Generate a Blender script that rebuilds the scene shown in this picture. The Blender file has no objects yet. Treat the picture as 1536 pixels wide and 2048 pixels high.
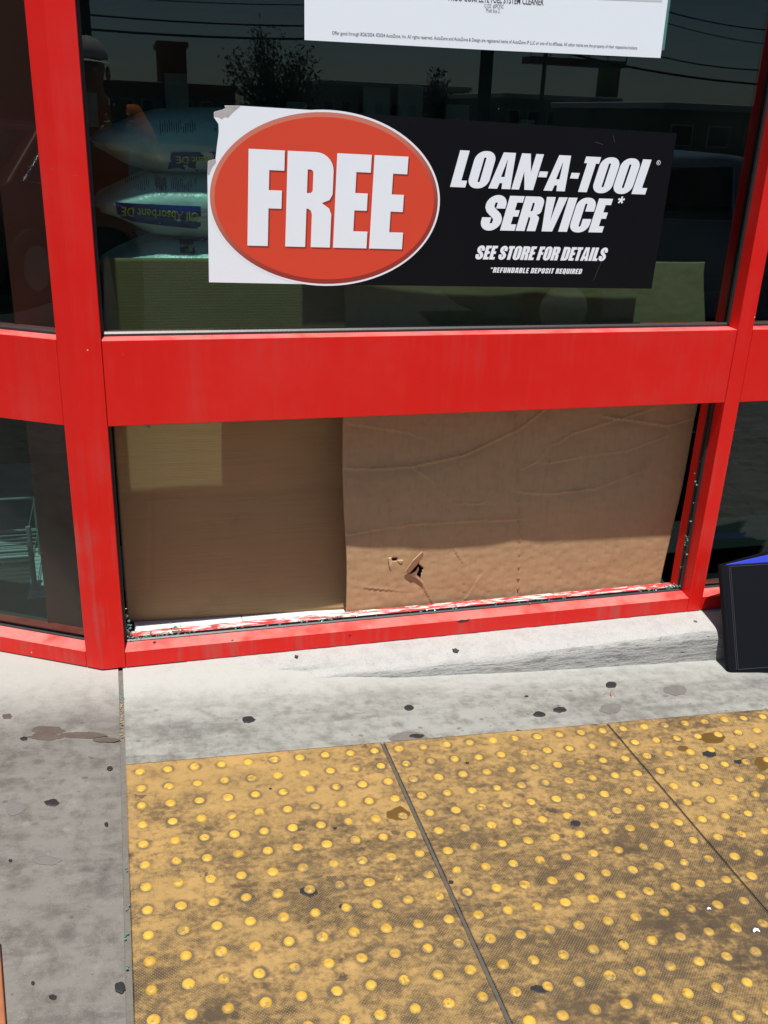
import bpy, bmesh, math, random
import numpy as np
from mathutils import Vector, Matrix, noise as mnoise
from mathutils.geometry import tessellate_polygon
from math import sin, cos, pi, radians
random.seed(7)
RNG = np.random.default_rng(7)
SC = bpy.context.scene
COL = SC.collection

# ------------------------------------------------------------ camera, world, sun, exposure
CAM = Vector((0.06387, -2.27514, 1.38221))
ROT = (1.1768666, -0.0382549, -0.2550850)
F = 1904.04                                   # focal length in pixels of the 1536x2048 photograph
cd = bpy.data.cameras.new('camera'); cam = bpy.data.objects.new('camera', cd); COL.objects.link(cam)
cam.location = CAM; cam.rotation_euler = ROT
cd.sensor_fit = 'VERTICAL'; cd.sensor_height = 24.0; cd.lens = F / 2048 * 24.0
cd.clip_start = 0.02; cd.clip_end = 1000
SC.camera = cam
SUN = Vector((0.17, 1.0, -3.5)).normalized()      # direction the sunlight travels
w = bpy.data.worlds.new('World'); SC.world = w; w.use_nodes = True
wn = w.node_tree.nodes; wl = w.node_tree.links
sky = wn.new('ShaderNodeTexSky'); sky.sky_type = 'NISHITA'; sky.sun_disc = False
sky.sun_elevation = math.asin(-SUN.z); sky.sun_rotation = math.atan2(-SUN.x, -SUN.y)
sky.air_density = 1.0; sky.ozone_density = 5.0; sky.dust_density = 0.4
wn['Background'].inputs[1].default_value = 0.06
wl.new(sky.outputs[0], wn['Background'].inputs[0])
sl = bpy.data.lights.new('sun', 'SUN'); sl.energy = 4.8; sl.angle = radians(0.55); sl.color = (1.0, 0.965, 0.91)
so = bpy.data.objects.new('sun', sl); COL.objects.link(so); so.location = (0, -3, 8)
so.rotation_euler = SUN.to_track_quat('-Z', 'Y').to_euler()
SC.view_settings.view_transform = 'Standard'; SC.view_settings.look = 'None'
SC.view_settings.exposure = 0.5; SC.view_settings.gamma = 1.0

# ------------------------------------------------------------ measured geometry (metres)
W, W2 = 1.6848, 1.7318            # right mullion
RT, RB, ST = 0.8778, 0.6701, 0.0455
DEP = 0.114                       # frame depth
GL = 0.054                        # front face of the glass
HEAD = 2.15
FLZ, FLZ0 = .016, .010             # finished floor inside
TH, GB, GC = 0.0082, -0.0533, 0.0266
G0 = (0.0254, -0.4488, -0.0077)   # first dome of the tactile paving
PIT = 0.061
Rm = Matrix(); 
Rm = (Matrix.Rotation(ROT[2], 3, 'Z') @ Matrix.Rotation(ROT[1], 3, 'Y') @ Matrix.Rotation(ROT[0], 3, 'X'))
EX = Vector((cos(TH), sin(TH))); EY = Vector((-sin(TH), cos(TH)))
def ray(u, v): return Rm @ Vector(((u - 768) / F, (1024 - v) / F, -1.0))
def onY(u, v, y=0.0):
    d = ray(u, v); return CAM + d * ((y - CAM.y) / d.y)
def gz(x, y):
    x = max(-1.3, min(2.7, x)); a = x - G0[0]; b = max(y, -2.2) - G0[1]
    return G0[2] + GB * (a * EX.x + b * EX.y) - GC * (a * EY.x + b * EY.y)
def onG(u, v):
    d = ray(u, v); g = EX * GB - EY * GC
    t = (G0[2] + g.dot(Vector((CAM.x - G0[0], CAM.y - G0[1]))) - CAM.z) / (d.z - g.dot(Vector((d.x, d.y))))
    return CAM + d * t
def refl(u, v, Y):                # where the mirror ray of a pixel of the main window meets the plane y = Y
    d = ray(u, v); p = onY(u, v, GL); return Vector((p.x + d.x * (GL - Y) / d.y, Y, p.z + d.z * (GL - Y) / d.y))

# ------------------------------------------------------------ material helpers
class NT:
    def __init__(s, name):
        s.m = bpy.data.materials.new(name); s.m.use_nodes = True
        s.t = s.m.node_tree; s.n = s.t.nodes; s.l = s.t.links
        s.b = s.n['Principled BSDF']; s.out = s.n['Material Output']
        s.pos = s.n.new('ShaderNodeNewGeometry').outputs['Position']
        s.obj = s.n.new('ShaderNodeTexCoord').outputs['Object']
    def inp(s, sock, v):
        if hasattr(v, 'is_output'): s.l.new(v, sock)
        elif isinstance(v, (tuple, list)) and len(v) == 3 and sock.type == 'RGBA': sock.default_value = (*v, 1)
        else: sock.default_value = v
    def noise(s, scale=5, detail=4, rough=.55, vec=None, dist=0.0):
        n = s.n.new('ShaderNodeTexNoise'); n.inputs['Scale'].default_value = scale; n.inputs['Detail'].default_value = detail
        n.inputs['Roughness'].default_value = rough; n.inputs['Distortion'].default_value = dist
        s.l.new(vec or s.pos, n.inputs['Vector']); return n.outputs['Fac']
    def voro(s, scale=5, vec=None, feature='F1', rnd=1.0):
        n = s.n.new('ShaderNodeTexVoronoi'); n.inputs['Scale'].default_value = scale; n.feature = feature
        n.inputs['Randomness'].default_value = rnd
        s.l.new(vec or s.pos, n.inputs['Vector']); return n.outputs['Distance']
    def scl(s, v, loc=(0, 0, 0), rot=(0, 0, 0), vec=None):
        n = s.n.new('ShaderNodeMapping'); n.inputs['Scale'].default_value = v; n.inputs['Location'].default_value = loc
        n.inputs['Rotation'].default_value = rot
        s.l.new(vec or s.pos, n.inputs['Vector']); return n.outputs[0]
    def ramp(s, f, lo, hi, a=0.0, b=1.0, smooth=True):
        n = s.n.new('ShaderNodeMapRange'); n.interpolation_type = 'SMOOTHSTEP' if smooth else 'LINEAR'
        s.inp(n.inputs[0], f)
        for i, v in enumerate((lo, hi, a, b)): n.inputs[i + 1].default_value = v
        return n.outputs[0]
    def math(s, op, a, b=0.0, c=0.0):
        n = s.n.new('ShaderNodeMath'); n.operation = op
        s.inp(n.inputs[0], a); s.inp(n.inputs[1], b); s.inp(n.inputs[2], c); return n.outputs[0]
    def mul(s, a, b): return s.math('MULTIPLY', a, b)
    def mix(s, f, a, b, mode='MIX'):
        n = s.n.new('ShaderNodeMix'); n.data_type = 'RGBA'; n.blend_type = mode
        s.inp(n.inputs[0], f); s.inp(n.inputs[6], a); s.inp(n.inputs[7], b); return n.outputs[2]
    def sep(s, vec=None):
        n = s.n.new('ShaderNodeSeparateXYZ'); s.l.new(vec or s.pos, n.inputs[0]); return n.outputs
    def bump(s, h, strength=.3, dist=.002, prev=None):
        n = s.n.new('ShaderNodeBump'); n.inputs['Strength'].default_value = strength; n.inputs['Distance'].default_value = dist
        s.inp(n.inputs['Height'], h)
        if prev: s.l.new(prev, n.inputs['Normal'])
        return n.outputs[0]
    def done(s, col=None, rough=.6, nrm=None, spec=None, metal=None, **kw):
        if col is not None: s.inp(s.b.inputs['Base Color'], col)
        s.inp(s.b.inputs['Roughness'], rough)
        if nrm is not None: s.l.new(nrm, s.b.inputs['Normal'])
        if spec is not None: s.inp(s.b.inputs['Specular IOR Level'], spec)
        if metal is not None: s.inp(s.b.inputs['Metallic'], metal)
        for k, v in kw.items(): s.inp(s.b.inputs[k], v)
        return s.m
def plain(name, col, rough=.6, var=.12, scale=30, spec=.5, metal=0.0, bump=0.0):
    t = NT(name); n = t.noise(scale, 5)
    a = tuple(max(0, c * (1 - var)) for c in col); b = tuple(min(1, c * (1 + var)) for c in col)
    c = t.mix(n, a, b)
    return t.done(c, rough, t.bump(t.noise(scale * 6, 3), .3, bump) if bump else None, spec, metal)
M = {}
def concrete(name, bright, left=False):
    t = NT(name); x, y, z = t.sep()
    big = t.noise(2.2, 6, .62); mid = t.noise(9, 7, .68); m2 = t.noise(26, 6, .68); fine = t.noise(75, 5, .72); grain = t.noise(420, 3, .75)
    streak = t.noise(1, 7, .72, t.scl((3.0, 15, 8), rot=(0, 0, .10)), .4)
    lo, hi = ((-.05, -.30) if not left else (.02, -.30))
    away = t.ramp(t.math('ADD', y, t.mul(t.math('SUBTRACT', mid, .5), .20)), lo, hi)          # foot traffic keeps off the building
    dirt = t.ramp(t.math('ADD', t.mul(streak, .45), t.math('ADD', t.mul(big, .25), t.mul(m2, .30))), .43, .61)
    dirt2 = t.ramp(t.math('ADD', t.mul(mid, .45), t.mul(m2, .55)), .46, .64)
    clean = (.37, .374, .345) if not left else (.35, .345, .315)
    worn = (.258, .262, .236) if not left else (.168, .159, .141)
    grime = (.092, .090, .081) if not left else (.072, .067, .059)
    c = t.mix(away, clean, worn)
    c = t.mix(t.mul(t.mul(dirt, away), .62), c, grime)
    c = t.mix(t.mul(t.mul(dirt2, t.math('ADD', t.mul(away, .9), .08)),   .42 if not left else .40), c, tuple(g * .85 for g in grime))
    c = t.mix(t.mul(t.ramp(t.noise(14, 6, .7, t.scl((1, 1, 1), (9, 4, 2))), .55, .70), .38), c, (.30, .295, .28) if not left else (.25, .24, .225))
    warp = t.mul(t.math('SUBTRACT', m2, .5), .5)
    for sc_, th, am in ((7.5, .15, .5), (15, .13, .55), (31, .10, .5)):
        bl = t.ramp(t.math('ADD', t.voro(sc_, t.scl((1, 1.35, 1), (sc_, 0, 0))), warp), th * .3, th, 1, 0)
        c = t.mix(t.mul(t.mul(bl, away), am if left or sc_ > 10 else am * .6), c, (.045, .041, .038))
    pore = t.ramp(t.voro(150), .16, .10, 0, 1); c = t.mix(t.mul(t.mul(pore, t.ramp(m2, .45, .6)), .5), c, (.045, .042, .038))
    spk = t.ramp(grain, .60, .72); c = t.mix(t.mul(spk, .45), c, (.06, .056, .05))
    c = t.mix(t.mul(t.ramp(t.noise(330, 2, vec=t.scl((1, 1, 1), (3, 5, 1))), .62, .72), .22), c, (.40, .39, .37))
    nb = t.bump(t.math('ADD', t.mul(fine, .6), t.mul(grain, .5)), .6, .0024)
    return t.done(c, .88, nb, .25)
M['conc'] = concrete('pale_concrete', 1); M['conc_l'] = concrete('dirty_concrete', .7, True)
def kerb_mat():
    t = NT('rough_kerb_concrete'); x, y, z = t.sep(); fine = t.noise(80, 6, .72); mid = t.noise(7, 6, .6, dist=.4); m2 = t.noise(28, 6, .7)
    st = t.noise(1, 6, .7, t.scl((9, 50, 70), rot=(0, .06, 0)))
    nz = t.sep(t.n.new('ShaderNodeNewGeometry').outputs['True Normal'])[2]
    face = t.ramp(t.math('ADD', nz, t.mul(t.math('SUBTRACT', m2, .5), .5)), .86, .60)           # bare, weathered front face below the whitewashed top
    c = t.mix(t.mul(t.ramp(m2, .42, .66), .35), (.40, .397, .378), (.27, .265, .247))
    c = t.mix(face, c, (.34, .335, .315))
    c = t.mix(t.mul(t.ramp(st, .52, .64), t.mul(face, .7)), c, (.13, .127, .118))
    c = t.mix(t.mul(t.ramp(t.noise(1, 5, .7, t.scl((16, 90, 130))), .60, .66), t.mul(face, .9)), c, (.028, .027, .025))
    c = t.mix(t.mul(t.ramp(t.noise(260, 3), .58, .70), .4), c, (.12, .115, .105))
    return t.done(c, .9, t.bump(t.math('ADD', fine, t.mul(st, t.mul(face, 1.8))), .9, .005), .2)
M['kerb'] = kerb_mat()
def tactile(name, dome=False):
    t = NT(name); x, y, z = t.sep()
    big = t.noise(3.2, 6, .65); mid = t.noise(13, 6, .7); fine = t.noise(75, 5, .7); grain = t.noise(500, 2)
    streak = t.noise(1, 6, .66, t.scl((5, 13, 5), (2.3, 1.1, 0), rot=(0, 0, .06)), .5)
    far = t.math('ADD', t.ramp(y, -.50, -1.0, 0, .05), t.ramp(x, .2, 1.0, -.012, .015))
    m2 = t.noise(30, 6, .7, t.scl((1, 1.6, 1))); d = t.math('ADD', t.math('ADD', t.math('ADD', t.mul(streak, .26), t.mul(big, .27)), t.math('ADD', t.mul(m2, .29), t.mul(fine, .18))), far)
    c = t.mix(t.ramp(mid, .3, .75), (.375, .238, .082), (.30, .190, .068))
    if dome:
        c = t.mix(t.ramp(mid, .2, .8), (.58, .35, .046), (.42, .255, .042))
        c = t.mix(t.mul(t.ramp(d, .50, .64), .55), c, (.16, .098, .032)); c = t.mix(t.mul(t.ramp(t.noise(26, 5, .7), .54, .62), .6), c, (.20, .15, .085))
        sm_ = t.ramp(t.noise(38, 3, .6, t.scl((1, 1, 1), (2, 8, 4))), .58, .64); c = t.mix(t.mul(sm_, .55), c, (.10, .085, .065))
        c = t.mix(t.mul(t.ramp(t.noise(110, 4), .60, .70), .55), c, (.09, .062, .032))
        return t.done(c, .52, t.bump(t.math('ADD', fine, mid), .5, .0016), .35)
    c = t.mix(t.mul(t.ramp(d, .43, .62), .66), c, (.150, .096, .042))
    c = t.mix(t.mul(t.ramp(d, .485, .625), .86), c, (.030, .024, .018))
    c = t.mix(t.mul(t.ramp(t.math('ADD', t.mul(mid, .5), t.mul(fine, .5)), .47, .66), .5), c, (.095, .068, .036))
    # grime collects round the foot of every dome and between the small pips
    ox, oy, oz = t.sep(t.obj)
    fx = t.math('SUBTRACT', t.math('FRACT', t.math('DIVIDE', ox, PIT)), .5); fy = t.math('SUBTRACT', t.math('FRACT', t.math('DIVIDE', oy, PIT)), .5)
    rr = t.math('SQRT', t.math('ADD', t.mul(fx, fx), t.mul(fy, fy)))
    ring = t.mul(t.ramp(rr, .19, .34, 1, 0), t.ramp(t.noise(12, 4, .6), .34, .60))
    c = t.mix(t.mul(ring, .85), c, (.070, .058, .046)); scuff = t.ramp(t.math('ADD', t.voro(9, t.scl((1, 1.5, 1), (3, 1, 0))), t.mul(t.math('SUBTRACT', fine, .5), .7)), .06, .13, 1, 0); c = t.mix(t.mul(scuff, .8), c, (.030, .026, .022))
    pip = t.math('MULTIPLY', t.math('SINE', t.mul(ox, 2 * pi / .0061)), t.math('SINE', t.mul(oy, 2 * pi / .0061)))
    pip = t.ramp(pip, .25, .9)
    worn = t.ramp(t.noise(5, 4, .6, t.scl((1, 1, 1), (7, 3, 0))), .38, .55)
    c = t.mix(t.mul(t.mul(pip, worn), .42), c, (.44, .30, .11))
    c = t.mix(t.mul(t.mul(t.ramp(pip, 0, .2, 1, 0), worn), .15), c, (.07, .05, .027))
    nb = t.bump(t.mul(pip, worn), .6, .0012, t.bump(fine, .3, .0012))
    return t.done(c, .62, nb, .35)
M['tact'] = tactile('yellow_tactile_plastic'); M['dome'] = tactile('yellow_dome_plastic', True)
def redpaint(name='red_painted_aluminium', dark=1.0):
    t = NT(name); n = t.noise(3, 4); s = t.noise(1, 5, .6, t.scl((40, 40, 2.2)))
    c = t.mix(n, (.66, .0095, .006), (.74, .013, .008))
    x, y, z = t.sep()
    low = t.math('MAXIMUM', t.ramp(z, .85, .25), .25)                                 # grime on the lower, kicked part of the frame
    sm = t.mul(t.ramp(t.math('ADD', t.mul(s, .5), t.mul(t.noise(6, 5), .5)), .47, .64), low)
    c = t.mix(t.mul(sm, .42), c, (.34, .12, .10)); c = t.mix(t.mul(t.ramp(t.noise(70, 5, .7), .56, .70), .16), c, (.28, .05, .04)); c = t.mix(t.mul(t.ramp(t.noise(1.6, 6, .6), .45, .7), .14), c, (.72, .12, .09))
    chip = t.ramp(t.voro(19), .040, .030, 0, 1, False)
    c = t.mix(t.mul(chip, t.ramp(t.noise(4, 2), .55, .6)), c, (.85, .55, .48))
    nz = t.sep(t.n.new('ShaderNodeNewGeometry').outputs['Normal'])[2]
    c = t.mix(t.mul(t.ramp(nz, .5, .9), t.ramp(t.noise(12, 5), .25, .6, .10, .34)), c, (.62, .40, .36))      # up-facing ledges paled: strong sunlight put into the paint colour
    scr = t.ramp(t.noise(1, 3, .5, t.scl((14, 60, 160), rot=(.0, .35, 0))), .74, .77)
    c = t.mix(t.mul(scr, .5), c, (.40, .16, .14))
    return t.done(c, t.ramp(n, .2, .8, .34, .46), t.bump(t.noise(300, 2), .04, .0005), .3)
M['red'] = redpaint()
def wornred():
    t = NT('worn_red_and_white_sill_paint'); n = t.noise(1, 6, .7, t.scl((16, 60, 60), rot=(0, 0, .5)), .6)
    c = t.mix(t.ramp(n, .47, .57), (.50, .045, .045), (.72, .62, .60))
    c = t.mix(t.ramp(t.noise(90, 3), .62, .7), c, (.12, .06, .05))
    return t.done(c, .7, t.bump(n, .5, .002), .3)
M['wornred'] = wornred()
M['gasket'] = plain('black_rubber_gasket', (.022, .022, .024), .42, .3, 60, .5, bump=.0008)
M['alu'] = plain('greyed_aluminium', (.36, .36, .37), .45, .3, 60, .5, .7)
def glassmat(name, tint, rough=0.0, dirt=.0):
    t = NT(name); t.n.remove(t.b)
    g = t.n.new('ShaderNodeNewGeometry'); dt = t.n.new('ShaderNodeVectorMath'); dt.operation = 'DOT_PRODUCT'
    t.l.new(g.outputs['Incoming'], dt.inputs[0]); t.l.new(g.outputs['Normal'], dt.inputs[1])
    cs = t.math('ABSOLUTE', dt.outputs['Value']); om = t.math('SUBTRACT', 1.0, cs)
    fr = t.math('ADD', .032, t.mul(.968, t.math('POWER', om, 5.0)))
    tr = t.n.new('ShaderNodeBsdfTransparent'); tr.inputs[0].default_value = (*tint, 1)
    gl = t.n.new('ShaderNodeBsdfGlossy'); gl.inputs['Roughness'].default_value = rough; gl.inputs[0].default_value = (1, 1, 1, 1)
    mx = t.n.new('ShaderNodeMixShader'); t.l.new(fr, mx.inputs[0]); t.l.new(tr.outputs[0], mx.inputs[1]); t.l.new(gl.outputs[0], mx.inputs[2])
    last = mx
    if dirt:
        df = t.n.new('ShaderNodeBsdfDiffuse'); df.inputs[0].default_value = (.5, .5, .48, 1)
        sp = t.ramp(t.voro(38), .05, .03, 0, 1, False); sp = t.mul(sp, t.ramp(t.noise(5, 2), .58, .62))
        fl = t.mul(t.ramp(t.noise(3.5, 6, .7), .45, .75), dirt)
        f2 = t.math('MAXIMUM', t.mul(sp, .5), fl)
        m2 = t.n.new('ShaderNodeMixShader'); t.l.new(f2, m2.inputs[0]); t.l.new(mx.outputs[0], m2.inputs[1]); t.l.new(df.outputs[0], m2.inputs[2]); last = m2
    t.l.new(last.outputs[0], t.out.inputs[0]); return t.m
TI = (.39, .59, .54)
M['glass'] = glassmat('tinted_window_glass', tuple(math.sqrt(c) for c in TI), 0, .004)
M['carglass'] = plain('dark_car_glass', (.01, .012, .013), .05, .1, 5, .6)
def cardboard(name, base, stripes):
    t = NT(name); x, y, z = t.sep(); n = t.noise(4, 5, .6); f = t.noise(120, 4)
    c = t.mix(n, tuple(b * .88 for b in base), tuple(min(1, b * 1.1) for b in base))
    fib = t.noise(1, 4, .6, t.scl((6, 6, 190) if stripes else (90, 90, 25)))
    c = t.mix(t.mul(t.ramp(fib, .45, .7), .22), c, tuple(b * .62 for b in base))
    st = t.ramp(t.noise(7, 5, .6, t.scl((1, 1, .8), (4, 2, 9))), .58, .74); c = t.mix(t.mul(st, .30), c, tuple(b * .45 for b in base))
    if stripes:
        h = t.math('SINE', t.mul(z, 2 * pi / .0075)); nb = t.bump(h, .09, .0009, t.bump(f, .15, .001))
    else:
        dm = t.voro(34, t.scl((1, 1, 1.25)), 'SMOOTH_F1', .8); nb = t.bump(dm, .32, .006, t.bump(f, .15, .001))
    return t.done(c, .78, nb, .25)
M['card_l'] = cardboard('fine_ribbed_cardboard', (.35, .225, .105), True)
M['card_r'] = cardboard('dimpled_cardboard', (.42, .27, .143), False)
M['card_in'] = plain('torn_cardboard_core', (.50, .34, .20), .85, .2, 120)
M['white'] = plain('white_print_vinyl', (.88, .90, .93), .42, .015, 6)
M['paper'] = plain('white_poster_paper', (.87, .91, .95), .55, .012, 5)
M['black'] = plain('black_print_vinyl', (.0045, .0044, .006), .55, .25, 5, .12)
M['ink'] = plain('grey_black_ink', (.10, .10, .11), .6, .1, 9)
M['inkl'] = plain('pale_grey_print', (.62, .64, .66), .6, .05, 9)
M['fold'] = plain('torn_paper_backing', (.46, .42, .41), .8, .25, 70, .2)
def ovalmat(name, a, b):
    t = NT(name); ox, oy, oz = t.sep(t.obj)
    c = t.mix(t.ramp(t.math('SUBTRACT', oz, t.mul(ox, .35)), -.16, .16), a, b); return t.done(c, .42)
M['oval'] = plain('orange_red_print', (.72, .062, .024), .42, .04, 4)
M['ovalrim'] = ovalmat('orange_red_print_rim', (.33, .035, .022), (.66, .20, .13))
M['ovalsh'] = plain('dark_red_print', (.30, .030, .018), .42, .05, 4)
M['leather'] = plain('black_leatherette', (.0038, .0042, .0068), .6, .3, 200, .12, bump=.0006)
M['thread'] = plain('grey_thread', (.05, .05, .058), .7, .1, 99)
M['blue'] = plain('blue_plastic_folder', (.035, .055, .50), .4, .1, 9)
M['gum'] = plain('blackened_gum', (.017, .017, .018), .6, .5, 120, .4, bump=.0015)
M['stain'] = plain('brown_spill_stain', (.092, .072, .060), .8, .3, 40, .2)
M['stain2'] = plain('grey_old_spill', (.14, .132, .122), .85, .25, 50, .2)
M['oil'] = plain('oily_brown_spill', (.10, .056, .012), .5, .3, 40, .4)
def crumb():
    t = NT('greenish_glass_crumbs'); return t.done((.22, .42, .35), .15, None, .6, None, **{'Transmission Weight': .55, 'IOR': 1.5})
M['crumb'] = crumb()
M['debris'] = plain('joint_grit', (.30, .22, .14), .9, .6, 300)
M['joint'] = plain('joint_filler', (.085, .078, .072), .9, .3, 90, .2, bump=.002)
M['joint2'] = plain('grey_joint_filler', (.135, .125, .11), .9, .35, 90, .2, bump=.002)
M['wood'] = plain('reddish_brown_wood', (.30, .105, .045), .6, .3, 25, .3)
M['twig'] = plain('dry_reddish_twig', (.36, .12, .07), .8, .2, 90)
def tilefloor():
    t = NT('white_vinyl_floor_tile'); n = t.noise(25, 5); c = t.mix(n, (.60, .61, .62), (.72, .73, .74)); return t.done(c, .35)
M['vinyl'] = tilefloor()
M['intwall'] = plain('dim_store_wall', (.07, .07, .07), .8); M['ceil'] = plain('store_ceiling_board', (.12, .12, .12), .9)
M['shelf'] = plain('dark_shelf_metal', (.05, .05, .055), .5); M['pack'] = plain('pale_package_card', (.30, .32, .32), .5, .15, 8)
M['column'] = plain('dark_red_column_paint', (.22, .030, .020), .5, .15, 6)
M['stucco'] = plain('cream_stucco', (.55, .50, .42), .9, .08, 30, .2, bump=.003)
def bagmat():
    t = NT('pale_plastic_bag'); c = t.mix(t.noise(5, 4), (.70, .76, .75), (.82, .86, .85))
    return t.done(c, .28, t.bump(t.noise(14, 5, .6), .6, .012), .5)
M['bag'] = bagmat()
M['navy'] = plain('navy_print', (.015, .03, .26), .35, .1, 9); M['lime'] = plain('lime_yellow_print', (.62, .72, .06), .35, .05, 9)
M['asphalt'] = plain('parking_asphalt', (.060, .060, .062), .9, .35, 40, .2, bump=.004)
M['brick'] = plain('brown_brick_wall', (.24, .105, .06), .9, .3, 6); M['tan'] = plain('tan_wall', (.36, .28, .19), .9, .15, 3)
M['olive'] = plain('olive_wall', (.20, .22, .12), .9, .15, 3); M['roofw'] = plain('pale_roof_trim', (.5, .5, .48), .8)
M['pole'] = plain('weathered_wood_pole', (.09, .065, .05), .9, .3, 20); M['steel'] = plain('grey_steel', (.16, .16, .165), .5, .15, 10, .5, .4)
M['bark'] = plain('tree_bark', (.10, .075, .055), .9, .3, 30)
def leafm():
    t = NT('olive_leaves'); c = t.mix(t.noise(1.5, 4), (.035, .055, .02), (.09, .11, .04)); return t.done(c, .6)
M['leaf'] = leafm()
M['carblue'] = plain('slate_blue_car_paint', (.20, .26, .34), .22, .05, 2, .6, .2); M['carred'] = plain('maroon_car_paint', (.10, .02, .018), .22, .05, 2, .6, .1)
M['tyre'] = plain('tyre_rubber', (.02, .02, .02), .85); M['chrome'] = plain('chrome_trim', (.7, .7, .7), .12, .02, 9, .5, 1.0)
M['lamp'] = plain('headlamp_plastic', (.75, .75, .75), .1); M['redlamp'] = plain('tail_lamp_plastic', (.4, .01, .01), .15)
M['skin'] = plain('skin', (.42, .22, .14), .5, .08, 20); M['orange'] = plain('orange_shirt_cloth', (.62, .17, .035), .85, .12, 60, .2)
M['denim'] = plain('dark_trouser_cloth', (.03, .032, .04), .9, .2, 80, .2); M['cap'] = plain('pale_grey_cap_cloth', (.50, .49, .46), .85, .1, 60, .2)
M['phone'] = plain('black_phone_shell', (.015, .015, .017), .2); M['hair'] = plain('dark_hair', (.02, .014, .01), .6)
M['eye'] = plain('eye_white', (.7, .7, .68), .2)

# ------------------------------------------------------------ object helpers
def link(name, me, mat=None, parent=None, smooth=False, label=None, cat=None, group=None, kind=None):
    o = bpy.data.objects.new(name, me); COL.objects.link(o)
    if mat is not None and me is not None and not me.materials: me.materials.append(M[mat] if isinstance(mat, str) else mat)
    if parent is not None: o.parent = parent
    if smooth and me is not None: me.shade_smooth()
    tag(o, label, cat, group, kind); return o
def tag(o, label=None, cat=None, group=None, kind=None):
    for k, v in (('label', label), ('category', cat), ('group', group), ('kind', kind)):
        if v: o[k] = v
    return o
def empty(name, loc=(0, 0, 0), label=None, cat=None, group=None, kind=None, rot=(0, 0, 0)):
    o = bpy.data.objects.new(name, None); COL.objects.link(o); o.location = loc; o.rotation_euler = rot; o.empty_display_size = .05
    return tag(o, label, cat, group, kind)
def mesh(name, verts, faces):
    me = bpy.data.meshes.new(name); me.from_pydata([tuple(v) for v in verts], [], faces); me.update(); return me
def bm_mesh(name, bm):
    me = bpy.data.meshes.new(name); bmesh.ops.recalc_face_normals(bm, faces=bm.faces); bm.to_mesh(me); bm.free(); return me
def box(name, x0, x1, y0, y1, z0, z1, bev=0.0, mat4=None, seg=2):
    bm = bmesh.new(); bmesh.ops.create_cube(bm, size=1)
    for v in bm.verts: v.co = Vector((x0 + (v.co.x + .5) * (x1 - x0), y0 + (v.co.y + .5) * (y1 - y0), z0 + (v.co.z + .5) * (z1 - z0)))
    if bev: bmesh.ops.bevel(bm, geom=bm.edges[:], offset=bev, segments=seg, affect='EDGES', profile=.5)
    if mat4: bmesh.ops.transform(bm, matrix=mat4, verts=bm.verts)
    return bm_mesh(name, bm)
def prism(name, prof, x0, x1, mat4=None):
    """extrude a (y,z) profile along x"""
    n = len(prof); vs = [(x0, y, z) for y, z in prof] + [(x1, y, z) for y, z in prof]
    fs = [(i, (i + 1) % n, n + (i + 1) % n, n + i) for i in range(n)] + [tuple(range(n))[::-1], tuple(range(n, 2 * n))]
    bm = bmesh.new(); me = mesh('t', vs, fs); bm.from_mesh(me); bpy.data.meshes.remove(me)
    if mat4: bmesh.ops.transform(bm, matrix=mat4, verts=bm.verts)
    return bm_mesh(name, bm)
def column(name, poly, z0, z1, bev=0.0):
    n = len(poly); vs = [(x, y, z0) for x, y in poly] + [(x, y, z1) for x, y in poly]
    fs = [(i, (i + 1) % n, n + (i + 1) % n, n + i) for i in range(n)] + [tuple(range(n))[::-1], tuple(range(n, 2 * n))]
    bm = bmesh.new(); me = mesh('t', vs, fs); bm.from_mesh(me); bpy.data.meshes.remove(me)
    bmesh.ops.recalc_face_normals(bm, faces=bm.faces)
    if bev: bmesh.ops.bevel(bm, geom=[e for e in bm.edges if abs(e.verts[0].co.z - e.verts[1].co.z) > .01], offset=bev, segments=2, affect='EDGES', profile=.5)
    return bm_mesh(name, bm)
def grid(name, P, closed=False):
    """P: array (nu,nv,3)"""
    nu, nv = P.shape[:2]; idx = np.arange(nu * nv).reshape(nu, nv)
    f = np.stack([idx[:-1, :-1], idx[1:, :-1], idx[1:, 1:], idx[:-1, 1:]], -1).reshape(-1, 4)
    me = bpy.data.meshes.new(name); me.from_pydata(P.reshape(-1, 3).tolist(), [], f.tolist()); me.update(); return me
def tube(name, pts, radii, seg=8, cap=True):
    pts = [Vector(p) for p in pts]; n = len(pts)
    if not hasattr(radii, '__len__'): radii = [radii] * n
    vs = []; fs = []; up = Vector((0, 0, 1))
    for i, p in enumerate(pts):
        d = (pts[min(i + 1, n - 1)] - pts[max(i - 1, 0)]).normalized()
        a = d.cross(up if abs(d.z) < .95 else Vector((1, 0, 0))).normalized(); b = d.cross(a)
        for k in range(seg):
            q = 2 * pi * k / seg; vs.append(p + (a * cos(q) + b * sin(q)) * radii[i])
    for i in range(n - 1):
        for k in range(seg): fs.append((i * seg + k, i * seg + (k + 1) % seg, (i + 1) * seg + (k + 1) % seg, (i + 1) * seg + k))
    if cap: fs += [tuple(range(seg)), tuple(range((n - 1) * seg, n * seg))[::-1]]
    bm = bmesh.new(); me = mesh('t', vs, fs); bm.from_mesh(me); bpy.data.meshes.remove(me); return bm_mesh(name, bm)
def join_meshes(name, mes):
    bm = bmesh.new()
    for m in mes: bm.from_mesh(m); bpy.data.meshes.remove(m)
    me = bpy.data.meshes.new(name); bm.to_mesh(me); bm.free(); return me

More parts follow.
